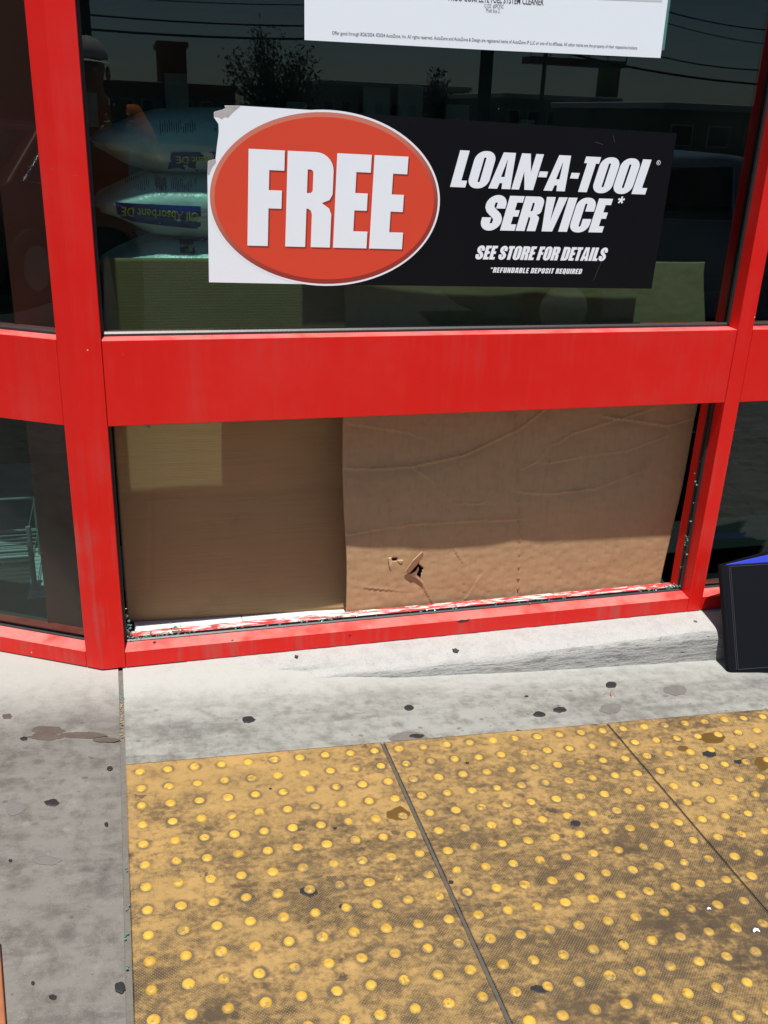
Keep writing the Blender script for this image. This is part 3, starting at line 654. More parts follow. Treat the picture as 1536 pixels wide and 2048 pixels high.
    if ch == 'S':
        r = (w_ - s) / 2; cx_ = w_ / 2; ctr = []; n = 12
        yt = 1.012 - s * .42 - r; yb = -.012 + s * .42 + r
        ctr += [(cx_ + r, .63 + .0 * k) for k in range(1)] + [(cx_ + r, yt)]
        ctr += [(cx_ + r * cos(pi * k / n), yt + r * sin(pi * k / n)) for k in range(1, n)] + [(cx_ - r, yt)]
        ctr += [(cx_ - r, .68), (cx_ - r * .72, .595), (cx_ - r * .25, .53), (cx_ + r * .25, .47), (cx_ + r * .72, .405), (cx_ + r, .32), (cx_ + r, yb)]
        ctr += [(cx_ + r * cos(-pi * k / n), yb + r * sin(-pi * k / n)) for k in range(1, n)] + [(cx_ - r, yb), (cx_ - r, .37)]
        L, Rr = [], []
        for i, p in enumerate(ctr):
            a = ctr[max(i - 1, 0)]; b = ctr[min(i + 1, len(ctr) - 1)]; d = Vector((b[0] - a[0], b[1] - a[1])).normalized(); hw = s / 2
            hv = hw * (1 - .16 * abs(d.x)); L.append((p[0] - d.y * hv, p[1] + d.x * hv)); Rr.append((p[0] + d.y * hv, p[1] - d.x * hv))
        return [('strip', L, Rr)], w_
    return [([(0, 0), (s, 0), (s, 1), (0, 1)], [])], s
def text_geo(txt, s=.23, gap=.035, bh=.185):
    polys = []; x = 0
    for ch in txt:
        g, w_ = glyph(ch, s, bh); polys.append((x, g)); x += w_ + gap
    return polys, x - gap
def text_mesh(name, txt, p0, p1, cap, shear=0.0, s=.23, gap=.035, y=0.0, dx=0.0, dz=0.0, bh=.185):
    """set text from p0 to p1 (points in the x,z plane of the sign), cap height in metres"""
    polys, tot = text_geo(txt, s, gap, bh); e = Vector((p1[0] - p0[0], p1[1] - p0[1])); L = e.length; e.normalize(); up = Vector((-e.y, e.x)); kx = L / tot
    vs, fs = [], []
    def P(q, x0): 
        q = (q[0] + x0, q[1]); v = Vector(p0) + e * (q[0] * kx) + (up * q[1] + e * (shear * q[1])) * cap; return (v.x + dx, y, v.y + dz)
    for x0, g in polys:
        for it in g:
            b0 = len(vs)
            if it[0] == 'strip':
                n = len(it[1]); vs += [P(q, x0) for q in it[1]] + [P(q, x0) for q in it[2]]
                fs += [(b0 + i, b0 + i + 1, b0 + n + i + 1, b0 + n + i) for i in range(n - 1)]
            else:
                loops = [it[0]] + it[1]; flat = [q for lp in loops for q in lp]
                tri = tessellate_polygon([[Vector((q[0], q[1], 0)) for q in lp] for lp in loops])
                vs += [P(q, x0) for q in flat]; fs += [(b0 + a, b0 + b, b0 + c_) for a, b, c_ in tri]
    me = mesh(name, vs, fs); bm = bmesh.new(); bm.from_mesh(me); bpy.data.meshes.remove(me)
    for f in bm.faces:
        f.normal_update()
        if f.normal.y > 0: f.normal_flip()
    me = bpy.data.meshes.new(name); bm.to_mesh(me); bm.free(); return me
def font_mesh(name, txt, size=1.0, bold=0.0, xs=1.0):
    """text in Blender's built-in face as a flat mesh in the xz plane, starting at the origin"""
    cu = bpy.data.curves.new(name, 'FONT'); cu.body = txt; cu.size = size; cu.offset = bold; cu.fill_mode = 'FRONT'; cu.resolution_u = 2
    o = bpy.data.objects.new(name, cu); COL.objects.link(o); dg = bpy.context.evaluated_depsgraph_get(); dg.update()
    me = bpy.data.meshes.new_from_object(o.evaluated_get(dg)); bpy.data.objects.remove(o); bpy.data.curves.remove(cu)
    co = np.zeros(len(me.vertices) * 3); me.vertices.foreach_get('co', co); co = co.reshape(-1, 3)
    return me, co
def font_line(name, txt, pa, pb, cap, y, mat, parent, bold=0.0, fn=None, flip=False):
    """fit the text between two (x,z) points"""
    me, co = font_mesh(name, txt, 1.0, bold); x0, x1 = co[:, 0].min(), co[:, 0].max(); h = .70
    e = Vector((pb[0] - pa[0], pb[1] - pa[1])); L = e.length; e.normalize(); up = Vector((-e.y, e.x)) * (1 if not flip else 1)
    q = np.zeros_like(co); t = (co[:, 0] - x0) / (x1 - x0) * L; v = co[:, 1] / h * cap
    q[:, 0] = pa[0] + e.x * t + up.x * v; q[:, 2] = pa[1] + e.y * t + up.y * v; q[:, 1] = y
    if fn is not None: q[:, 1] = [fn(a, b) for a, b in zip(q[:, 0], q[:, 2])]
    me.vertices.foreach_set('co', q.ravel()); me.update()
    if len(me.polygons) and me.polygons[0].normal.y > 0: me.flip_normals()
    me.materials.clear(); return link(name, me, mat, parent)

BL_ = ['topmost pale plastic bag of oil absorbent, in shade', 'middle pale plastic bag of oil absorbent with blue label', 'lowest visible pale plastic bag, half hidden behind cardboard']
def bag(zc, x0, x1, th, k, yc=.47, tilt=0.0):
    root = empty('absorbent_bag', ((x0 + x1) / 2, yc, zc - th / 2), BL_[k], 'bag', 'bags of oil absorbent stacked inside the window')
    hx, hy, hz = (x1 - x0) / 2, .205, th / 2; xm = (x0 + x1) / 2
    def surf(a, b):               # superellipsoid pillow
        sg = lambda v, p: math.copysign(abs(v) ** p, v)
        px = sg(cos(b), .75) * sg(cos(a), .40); py = sg(cos(b), .95) * sg(sin(a), .40); pz = sg(sin(b), .92)
        fl = 1 - .55 * max(0, abs(px) - .55) / .45                      # flattened, sealed ends
        n = mnoise.noise((px * 3 + k * 5, py * 2, pz * 2)) * .010 + mnoise.noise((px * 9 + k * 5, py * 7, pz * 6)) * .004
        return (px * hx + n, py * hy + n, pz * hz * fl + n * .7 + hz)
    nu, nv = 96, 48
    P = np.array([[surf(2 * pi * i / nu, -pi / 2 + pi * j / nv) for j in range(nv + 1)] for i in range(nu + 1)])
    me = grid('bag', P); bm = bmesh.new(); bm.from_mesh(me); bmesh.ops.remove_doubles(bm, verts=bm.verts, dist=1e-5); bpy.data.meshes.remove(me)
    link('sack', bm_mesh('sack', bm), 'bag', root, True)
    Pf = P[P[:, :, 1] < -.02]
    def front(x, z):             # front surface of the bag at world x, z (world y)
        d = ((Pf[:, 0] - (x - xm)) / 1.0) ** 2 + ((Pf[:, 2] - (z - zc + th / 2)) / .6) ** 2; i = np.argpartition(d, 6)[:6]
        wgt = 1 / (d[i] + 1e-5); return yc + (Pf[i, 1] * wgt).sum() / wgt.sum()
    return root, front
def unparent_shift(o, root): o.matrix_parent_inverse = Matrix.Translation(-root.location)
def bagrect(root, front, pxs, yg, mat, off=.004):
    """label patch lying on the front of a bag; pxs are TL,TR,BR,BL"""
    c4 = [onY(u, v, yg) for u, v in pxs]; n = 12; P = np.zeros((n, 6, 3))
    for i in range(n):
        for j in range(6):
            s, t = i / (n - 1), j / 5; p = c4[0].lerp(c4[1], s).lerp(c4[3].lerp(c4[2], s), t); P[i, j] = (p.x, front(p.x, p.z) - off, p.z)
    me = grid('label', P)
    if me.polygons[0].normal.y > 0: me.flip_normals()
    o = link('label_patch', me, mat, root); unparent_shift(o, root); return o
def bagtext(root, front, txt, a, b, cap, yg, mat, off=.006, bold=.012):
    pa, pb = onY(*a, yg), onY(*b, yg)
    o = font_line('label_lettering', txt, (pa.x, pa.z), (pb.x, pb.z), cap, 0, mat, root, bold, lambda x, z: front(x, z) - off); unparent_shift(o, root); return o
YB = .285
zt = [onY(300, v, YB + .03).z for v in (233, 345, 350, 470, 474, 548)]
b0, f0 = bag(1.300, .000, .70, .168, 0); b1, f1 = bag(1.150, -.005, .69, .182, 1); b2, f2 = bag(.985, .000, .70, .185, 2)
bagrect(b0, f0, [(342, 304), (470, 303), (470, 346), (336, 342)], YB, 'navy'); bagtext(b0, f0, 'Oil Absorbent DE', (500, 316), (352, 312), .017, YB, 'lime')
bagrect(b1, f1, [(230, 404), (400, 411), (402, 459), (238, 444)], YB, 'navy'); bagtext(b1, f1, 'Oil Absorbent DE', (396, 423), (243, 413), .024, YB, 'lime')
bagrect(b2, f2, [(263, 473), (292, 473), (290, 480), (266, 481)], YB, 'navy'); bagrect(b2, f2, [(362, 482), (391, 482), (391, 507), (361, 506)], YB, 'navy')
bagtext(b2, f2, 'Absorbente', (350, 487), (420, 489), .010, YB, 'navy'); bagtext(b2, f2, 'de Aceite', (365, 496), (389, 496), .006, YB, 'lime', .008); bagtext(b2, f2, 'DE', (372, 505), (381, 505), .007, YB, 'lime', .008)
def fineprint(root, front, xs_, v0, v1, n, yg):
    mes = []
    for u0, u1 in xs_:
        for k in range(n):
            u = u0 + (u1 - u0) * (k + .5) / n; vv = v0 + random.uniform(0, .25) * (v1 - v0); ve = v1 - random.uniform(0, .3) * (v1 - v0); P = []
            for j in range(4):
                row = []
                for du in (-.6, .6):
                    p = onY(u + du, vv + (ve - vv) * j / 3, yg); row.append((p.x, front(p.x, p.z) - .004, p.z))
                P.append(row)
            mes.append(grid('p', np.array(P)))
    o = link('fine_print', join_meshes('fine_print', mes), 'ink', root, kind='stuff'); unparent_shift(o, root)
fineprint(b0, f0, [(318, 392), (402, 432)], 240, 268, 16, YB); fineprint(b1, f1, [(250, 300), (310, 334), (342, 386), (390, 418)], 352, 382, 12, YB)

# ---- shelving deep inside, with hanging packages
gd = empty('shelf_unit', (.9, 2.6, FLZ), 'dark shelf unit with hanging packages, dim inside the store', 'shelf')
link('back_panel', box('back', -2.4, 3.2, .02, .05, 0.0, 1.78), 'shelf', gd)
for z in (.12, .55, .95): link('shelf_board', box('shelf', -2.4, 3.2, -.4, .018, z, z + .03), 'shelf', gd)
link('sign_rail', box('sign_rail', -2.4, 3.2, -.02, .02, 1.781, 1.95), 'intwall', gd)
for i in range(14):
    x = -1.3 + .19 * i + random.uniform(-.05, .05); z = 1.42 + random.uniform(-.12, .12); hh = random.uniform(.10, .22); ww = random.uniform(.07, .14)
    bmm = bmesh.new(); bmesh.ops.create_cube(bmm, size=1)
    for v in bmm.verts: v.co = Vector((v.co.x * ww, v.co.y * (.035 if v.co.z < 0 else .004), v.co.z * hh))
    link('hanging_package', bm_mesh('pack', bmm), 'pack', label='pale hanging package on the shelf unit deep inside the dim store', cat='package', group='packages hanging on the shelf unit').location = (.9 + x, 2.56, z - .08)
# wire rack seen through the lower left pane
rk = empty('wire_rack', (-.62, .60, FLZ), 'white wire rack standing inside behind the lower left pane', 'rack')
for k in range(9): link('wire', tube('wire', [(-.36, -.12 + .03 * k, .09), (.36, -.12 + .03 * k, .09)], .0022, 6), 'pack', rk)
for z in (.09, .20): link('rim', tube('rim', [(-.36, -.13, z), (.36, -.13, z), (.36, .13, z), (-.36, .13, z), (-.36, -.13, z)], .004, 6), 'pack', rk)
for k in range(4): link('front_wire', tube('wire', [(-.36, -.132, .110 + .022 * k), (.36, -.132, .110 + .022 * k)], .002, 6), 'pack', rk)
for sx in (-.36, .36):
    for sy in (-.13, .13): link('post', tube('post', [(sx, sy, 0), (sx, sy, .21)], .008, 8), 'pack', rk)

# ------------------------------------------------------------ the FREE LOAN-A-TOOL SERVICE sign
SY = GL - .0012
def sp(u, v): p = onY(u, v, SY); return (p.x, p.z)
def flat(name, pts, y, mat, parent, thick=.0):
    tri = tessellate_polygon([[Vector((p[0], p[1], 0)) for p in pts]]); n = len(pts)
    vs = [(p[0], y, p[1]) for p in pts]; fs = [tuple(t) for t in tri]
    if thick: 
        vs += [(p[0], y + thick, p[1]) for p in pts]; fs += [tuple(i + n for i in t) for t in tri] + [(i, (i + 1) % n, (i + 1) % n + n, i + n) for i in range(n)]
    me = mesh(name, vs, fs)
    if not thick:
        for p in me.polygons:
            if p.normal.y > 0: p.flip()
        me.update()
    else:
        bm = bmesh.new(); bm.from_mesh(me); bpy.data.meshes.remove(me); me = bm_mesh(name, bm)
    return link(name, me, mat, parent)
sign = empty('tool_loan_sign', (0, 0, 0), 'torn black and white sign with a big orange oval reading FREE, stuck on the glass', 'sign')
split_t, split_b = (672, 223), (672, 569.5)
flat('white_panel', [sp(*q) for q in [(481, 211.5), split_t, split_b, (418, 564.5), (414.8, 349), (416, 322), (431, 318), (434, 291), (437.5, 265), (437, 248), (428, 235), (428, 224), (438, 221), (446, 219), (451, 216), (449, 211)]], SY, 'white', sign, .001)
flat('black_panel', [sp(*q) for q in [split_t, (860, 236), (1354, 266.5), (1303, 577.5), split_b]], SY, 'black', sign, .001)
flat('torn_edge', [sp(*q) for q in [(481, 212), (466, 224), (456, 235), (450, 233), (443, 238), (438, 234), (428.5, 233), (428.5, 224.5), (440, 221), (448, 219), (451.5, 215), (450, 212)]], SY - .0003, 'fold', sign)
flat('torn_edge', [sp(*q) for q in [(431.5, 318), (432, 325), (424, 335), (418, 350), (415, 349), (416.3, 322.5)]], SY - .0003, 'fold', sign)
oc = [sp(647, 224), sp(655, 567.5), sp(419.5, 388), sp(876, 401)]
OC = Vector(((oc[2][0] + oc[3][0]) / 2, (oc[0][1] + oc[1][1]) / 2)); RX = (oc[3][0] - oc[2][0]) / 2; RZ = (oc[0][1] - oc[1][1]) / 2
e0 = sp(418, 564.5); e1 = sp(1303, 577.5); ANG = math.atan2(e1[1] - e0[1], e1[0] - e0[0])
def ell(k, n=96): return [(OC.x + cos(ANG) * RX * k * cos(a) - sin(ANG) * RZ * (1 - (1 - k) * RX / RZ) * sin(a), OC.y + sin(ANG) * RX * k * cos(a) + cos(ANG) * RZ * (1 - (1 - k) * RX / RZ) * sin(a)) for a in [2 * pi * i / n for i in range(n)]]
flat('oval_border', ell(1.018), SY - .0002, 'white', sign)
o_ = flat('oval_rim', [(x - OC.x, z - OC.y) for x, z in ell(1.0)], SY - .0004, 'ovalrim', sign); o_.location = (OC.x, 0, OC.y)
for i, k in enumerate((.975, .955)):
    pass
flat('oval', ell(.962), SY - .0006, 'oval', sign)
FR = [('F', (494.8, 490.8), (536.6, 490.8), (493.4, 297.2))]
# each big letter is set on its own: bottom-left, width and height from the photograph
fz0 = sp(494.8, 491); fz1 = sp(803.5, 498.5); cap = (Vector(sp(493.4, 297.2)) - Vector(fz0)).length
for dx, dz, y_, m_, nm in ((.0035, -.0035, SY - .0008, 'ovalsh', 'letter_shadow'), (0, 0, SY - .0010, 'white', 'lettering')):
    link(nm, text_mesh(nm, 'FREE', fz0, fz1, cap, .012, .212, .030, y_, dx, dz, .185), m_, sign)
SH = .225
def line(txt, a, b, top, shear, s, gap, y=SY - .0003, bh=.185):
    p0, p1 = Vector(sp(*a)), Vector(sp(*b)); e = (p1 - p0).normalized(); up = Vector((-e.y, e.x)); h = (Vector(sp(*top)) - p0).dot(up)
    link('lettering', text_mesh('lettering', txt, p0, p1, h, shear, s, gap, y, 0, 0, bh), 'white', sign)
line('LOAN-A-TOOL', (900, 373.7), (1290, 389), (917, 300.2), SH, .25, .03)
line('SERVICE', (957, 460), (1204, 465), (970, 390), SH, .25, .03)
line('*', (1224, 436), (1236, 436.5), (1228, 392), SH, .25, .03)
line('SEE STORE FOR DETAILS', (949, 518.5), (1209, 522), (955, 491), SH, .24, .05)
line('*REFUNDABLE DEPOSIT REQUIRED', (979, 545), (1162, 548), (981, 534.5), .2, .17, .09)
pr = Vector(sp(1317, 325.5)); rad = .0058
flat('lettering', [(pr.x + rad * cos(a), pr.y + rad * sin(a)) for a in [2 * pi * i / 20 for i in range(20)]], SY - .0003, 'white', sign)
flat('lettering', [(pr.x + rad * .78 * cos(a), pr.y + rad * .78 * sin(a)) for a in [2 * pi * i / 20 for i in range(20)]], SY - .0005, 'black', sign)
font_line('lettering', 'R', (pr.x - .0022, pr.y - .003), (pr.x + .0024, pr.y - .003), .006, SY - .0007, 'white', sign, .02)
# fine scratches on the black vinyl
for a, b in [((1226, 271), (1229, 285)), ((1190, 284), (1206, 289)), ((1202, 524), (1186, 562)), ((545, 430), (536, 442))]:
    p, q = Vector(sp(*a)), Vector(sp(*b)); n = Vector((-(q - p).y, (q - p).x)).normalized() * .00028
    flat('scratch', [tuple(p - n), tuple(q - n), tuple(q + n), tuple(p + n)], SY - .0012, 'ink', sign)

# ------------------------------------------------------------ the poster above
poster = empty('price_poster', (0, 0, 0), 'white paper poster taped to the glass, only its lower edge with small print in view', 'poster')
a0, a1 = sp(609, 80), sp(1321, 116); pe = (Vector(a1) - Vector(a0)).normalized(); pu = Vector((-pe.y, pe.x)); PH = .62
flat('sheet', [a0, tuple(Vector(a0).lerp(Vector(a1), .5) - pu * .0015), a1, tuple(Vector(a1) + pu * PH), tuple(Vector(a0) + pu * PH)], SY, 'paper', poster, .0006)
T1 = 'Offer good through 8/26/2024. \u00a92024 AutoZone, Inc. All rights reserved. AutoZone and AutoZone & Design are registered marks of AutoZone IP LLC or one of its affiliates. All other marks are the property of their respective holders.'
font_line('lettering', T1, sp(664, 69), sp(1275, 99), .0072, SY - .0003, 'ink', poster, .004)
font_line('lettering', 'PRO\u00ae COMPLETE FUEL SYSTEM CLEANER', sp(897, 1), sp(1087, 10.5), .0135, SY - .0003, 'ink', poster, .02)
font_line('lettering', '12 OZ  #SPCFSC', sp(968, 15.5), sp(1007, 17), .0082, SY - .0003, 'ink', poster, .0)
font_line('lettering', 'Must buy 2.', sp(972, 24), sp(1000, 26), .0082, SY - .0003, 'ink', poster, .0)
q0 = Vector(sp(1195, -1)); q1 = Vector(sp(1324, 4)); flat('grey_band', [tuple(q0), tuple(q1), tuple(q1 + pu * .05), tuple(q0 + pu * .05)], SY - .0003, 'inkl', poster)
flat('backing_sheet', [(x + .012, z + .018) for x, z in (a0, a1, tuple(Vector(a1) + pu * PH), tuple(Vector(a0) + pu * PH))], GL + .0075, 'paper', poster, .0006)

# ------------------------------------------------------------ black zip binder leaning at the right
HB = .318
root = empty('binder', onG(1458, 1346), 'black leatherette binder with grey stitching and blue folder inside, leaning on the kerb', 'binder')
lean = math.atan2(.136, .285)
root.rotation_euler = (-lean, 0, radians(-2)); root.location.z += .003
def sheet(name, ang, y0, wd, th, h0, h1, mat, x0=0.0, bev=.004, lift=0.0):
    m4 = Matrix.Translation((0, y0, 0)) @ Matrix.Rotation(ang, 4, 'Z') @ Matrix.Translation((0, 0, HB)) @ Matrix.Rotation(-lift, 4, 'Y') @ Matrix.Translation((0, 0, -HB)); return link(name, box(name, x0, wd, 0, th, h0, h1, min(bev, th * .45), m4, 2), mat, root)
FA, BA, YS = radians(-7), radians(14), .020
sheet('front_cover', FA, 0, .27, .0050, 0, HB, 'leather', .010)
sheet('back_cover', BA, YS, .27, .0050, 0, HB, 'leather', .004, lift=radians(8))
ro, ri = YS / 2 + .0025, YS / 2 - .0015
arc = [radians(-90 - 15 * k) for k in range(13)]
pts = [(.011 + .013 * cos(a), YS / 2 + .0025 + ro * sin(a)) for a in arc] + [(.011 + .009 * cos(a), YS / 2 + .0025 + ri * sin(a)) for a in arc[::-1]]
link('spine', column('spine', pts, .0006, HB - .0006), 'leather', root)
FM = Matrix.Rotation(FA, 4, 'Z')
for xs_ in (.0235, .0285):
    link('stitching', join_meshes('stitching', [box('st', xs_ - .0005, xs_ + .0005, -.0007, .0004, .006 + k * .00595, .006 + k * .00595 + .0042, 0, FM) for k in range(52)]), 'thread', root)
for z in (.006, HB - .006): link('stitching', box('st', .03, .268, -.0007, .0004, z - .0005, z + .0005, 0, FM), 'thread', root)
sheet('blue_folder', radians(11), YS - .006, .245, .004, .012, HB - .003, 'blue', .03, lift=radians(6.5))
sheet('blue_folder', radians(2), YS * .5, .24, .004, .012, HB - .010, 'blue', .03, lift=radians(3))

# ------------------------------------------------------------ small things on the ground and the frame
mat_in = link('darkening_mat', box('darkening_mat', .76, 4.2, .125, 1.6, FLZ + .0005, FLZ + .008, .002), 'gasket', label='dark mat added on the store floor to darken the gap behind the right cardboard', cat='mat')  # added dark sheet, keeps the floor gap beside the cardboard dark
def crumbs(name, spots, size, mat, parent, per=1):
    mes = []
    for (x, y, z, n, sx, sy, sz) in spots:
        for _ in range(n):
            bm = bmesh.new(); bmesh.ops.create_icosphere(bm, subdivisions=1, radius=size * random.uniform(.5, 1.25))
            for v in bm.verts: v.co = Vector((v.co.x * random.uniform(.6, 1.3), v.co.y * random.uniform(.6, 1.2), v.co.z * random.uniform(.5, 1.1)))
            c_ = Vector((x + random.gauss(0, sx), y + random.gauss(0, sy), z + abs(random.gauss(0, sz)))); bmesh.ops.translate(bm, vec=c_, verts=bm.verts); mes.append(bm_mesh('c', bm))
    o = link(name, join_meshes(name, mes), mat, parent, kind='stuff'); return o
sz = ST + .008
spots = [(.012, .060, sz, 26, .008, .007, .012), (.012, .062, sz + .03, 22, .004, .005, .022), (.05, .058, sz, 16, .02, .006, .003), (.135, .075, sz, 26, .013, .009, .008), (.10, .058, sz, 12, .03, .005, .002),
         (.57, .062, sz, 10, .02, .005, .004), (1.665, .062, sz, 34, .022, .008, .004), (1.60, .058, sz, 10, .03, .004, .002), (1.25, .058, sz, 12, .06, .004, .002), (.85, .058, sz, 16, .2, .004, .002), (.35, .06, sz, 20, .15, .005, .002)]
for z, n in [(.20, 12), (.17, 6), (.22, 7), (.28, 2), (.33, 2), (.40, 5), (.42, 3), (.47, 2), (.12, 2), (.55, 2)]: spots.append((W - .006, .056, z, n, .003, .005, .008))
crumbs('glass_crumbs', spots, .0034, 'crumb', store)
# shards of the old pane still held by the rail
for u, w_, h in [(295, 12, 14), (925, 11, 11), (600, 5, 4), (860, 14, 4), (880, 6, 5), (1370, 10, 6), (1340, 8, 5), (300, 30, 4)]:
    y_ = .056; a = onY(u - w_, 838 - .034 * (u - 200) * 0, y_); xa = onY(u - w_, 840, y_).x; xb = onY(u + w_, 840, y_).x; hh = h / 800
    link('glass_shard', mesh('shard', [(xa, y_, RB + .002), (xb, y_, RB + .002), (xb - (xb - xa) * .2, y_, RB - hh * .6 - .006), (xa + (xb - xa) * .62, y_, RB - hh - .009), (xa + (xb - xa) * .2, y_, RB - hh * .5 - .008),
         (xa, y_ + .006, RB + .002), (xb, y_ + .006, RB + .002), (xb - (xb - xa) * .2, y_ + .006, RB - hh * .6 - .006), (xa + (xb - xa) * .62, y_ + .006, RB - hh - .009), (xa + (xb - xa) * .2, y_ + .006, RB - hh * .5 - .008)],
         [(0, 1, 2, 3, 4), (9, 8, 7, 6, 5), (0, 4, 9, 5), (4, 3, 8, 9), (3, 2, 7, 8), (2, 1, 6, 7), (1, 0, 5, 6)]), 'crumb', store)
# grit in the pavement joint and along the panel edge
gs = [(gx(y), y, gz(0, y) - .004, 5, .003, .006, .001) for y in np.linspace(-.09, -.30, 16)]
crumbs('joint_grit', gs, .0024, 'debris', pave_l); crumbs('joint_crumbs', [(gx(y), y, gz(0, y) - .003, n, .0035, .008, .002) for y, n in ((-.10, 14), (-.13, 8), (-.25, 3), (-.75, 3), (-.86, 4), (-.93, 4), (-1.0, 4))], .0024, 'crumb', pave_l)
crumbs('joint_grit', [(XR, y, gz(XR, y) - .003, 5, .003, .01, .001) for y in np.linspace(-.2, -.4, 8)], .0022, 'debris', pave_m)
bpy.context.view_layer.update(); DG = bpy.context.evaluated_depsgraph_get()
def hit(u, v):
    d = ray(u, v).normalized(); r = SC.ray_cast(DG, CAM + d * .05, d); return r[1], r[2]
def spot_on(u, v, ru, rv, mat, name, parent, h=.0012):
    c, n = hit(u, v); t1 = (ray(u + 1, v).normalized() - ray(u, v).normalized()); t1 = (t1 - n * t1.dot(n)).normalized(); t2 = n.cross(t1); k = (c - CAM).length / F; m = 18; ring = []
    for i in range(m):
        a = 2 * pi * i / m; r = 1 + .5 * mnoise.noise((cos(a) * 1.5 + u, sin(a) * 1.5, v)); ring.append(c + t1 * (ru * k * cos(a) * r) + t2 * (rv * k * sin(a) * r))
    vs = [c + n * h] + [c + (p - c) * .75 + n * h for p in ring] + [p - n * .001 for p in ring]
    fs = [(0, 1 + i, 1 + (i + 1) % m) for i in range(m)] + [(1 + i, 1 + m + i, 1 + m + (i + 1) % m, 1 + (i + 1) % m) for i in range(m)]
    return link(name, mesh(name, vs, fs), mat, parent)
KB = bpy.data.objects['kerb']
for u, v, a, b in [(911, 1302, 7, 7), (593, 1314, 5, 6)]: spot_on(u, v, a, b, 'gum', 'gum_spot', KB, .002)
spot_on(1391, 1243, 5, 4, 'stain', 'gum_spot', KB, .001)
for u, v, a, b in [(930, 1241, 12, 2), (922, 1242, 7, 2.5), (465, 1281, 3, 3), (309, 1285, 4, 4), (700, 1270, 3, 1.5)]: spot_on(u, v, a, b, 'gum' if u != 465 else 'stain', 'paint_chip', store, .0012)
# dry twig
c = onG(1222, 1391); tw = empty('dry_twig', (c.x, c.y, gz(c.x, c.y) + .002), 'tiny dry reddish twig lying on the pale pavement', 'twig')
for pts in [[(-.018, .006, 0), (-.008, .010, .004), (0, 0, .002)], [(0, 0, .002), (.004, .012, .006), (.010, .016, .002)], [(0, 0, .002), (.008, .002, .003), (.009, -.010, 0)], [(0, 0, .002), (-.004, -.008, .003), (-.006, -.012, 0)]]: link('stem', tube('stem', pts, .0007, 5), 'twig', tw)
link('seed_head', tube('seed_head', [(-.002, -.004, .002), (0, 0, .003), (.002, .004, .002)], [.001, .0024, .001], 6), 'twig', tw)
c = onG(1511, 1866); pb = link('paper_scrap', mesh('paper_scrap', [(-.010, .002, .004), (-.002, .006, .007), (.008, .001, .006), (.010, -.006, .001), (.001, -.001, .003), (-.009, -.003, .0)], [(0, 5, 4, 1), (1, 4, 3, 2)]), 'paper', label='tiny crumpled white paper scrap on the right yellow panel', cat='scrap')
pb.location = (c.x, c.y, gz(c.x, c.y) + TZ); pb.scale = (.65, .65, .7)
pb2 = pb.copy(); COL.objects.link(pb2); c = onG(1417, 1822); pb2.location = (c.x, c.y, gz(c.x, c.y) + TZ); pb2.scale = (.35, .4, .5); pb2['label'] = 'white speck of paper beside a dome on the middle yellow panel'
# brown plank whose edge shows at the lower left corner
pa, pb_ = onG(1, 1892), onG(16, 2090); d_ = (pb_ - pa).normalized(); n_ = Vector((-d_.y, d_.x, 0)).normalized()
if n_.x > 0: n_ = -n_
plank = empty('wooden_plank', (pa.x, pa.y, gz(pa.x, pa.y)), 'reddish brown wooden plank lying on the pavement at the lower left corner', 'plank')
ang_ = math.atan2(d_.y, d_.x)
link('board', box('board', 0, .55, -.09, 0, .0015, .022, .003, Matrix.Rotation(ang_, 4, 'Z')), 'wood', plank)
for x in (.04, .50): link('nail', tube('nail', [Matrix.Rotation(ang_, 4, 'Z') @ Vector((x, -.05, .021)), Matrix.Rotation(ang_, 4, 'Z') @ Vector((x, -.05, .0235))], .003, 8), 'steel', plank)

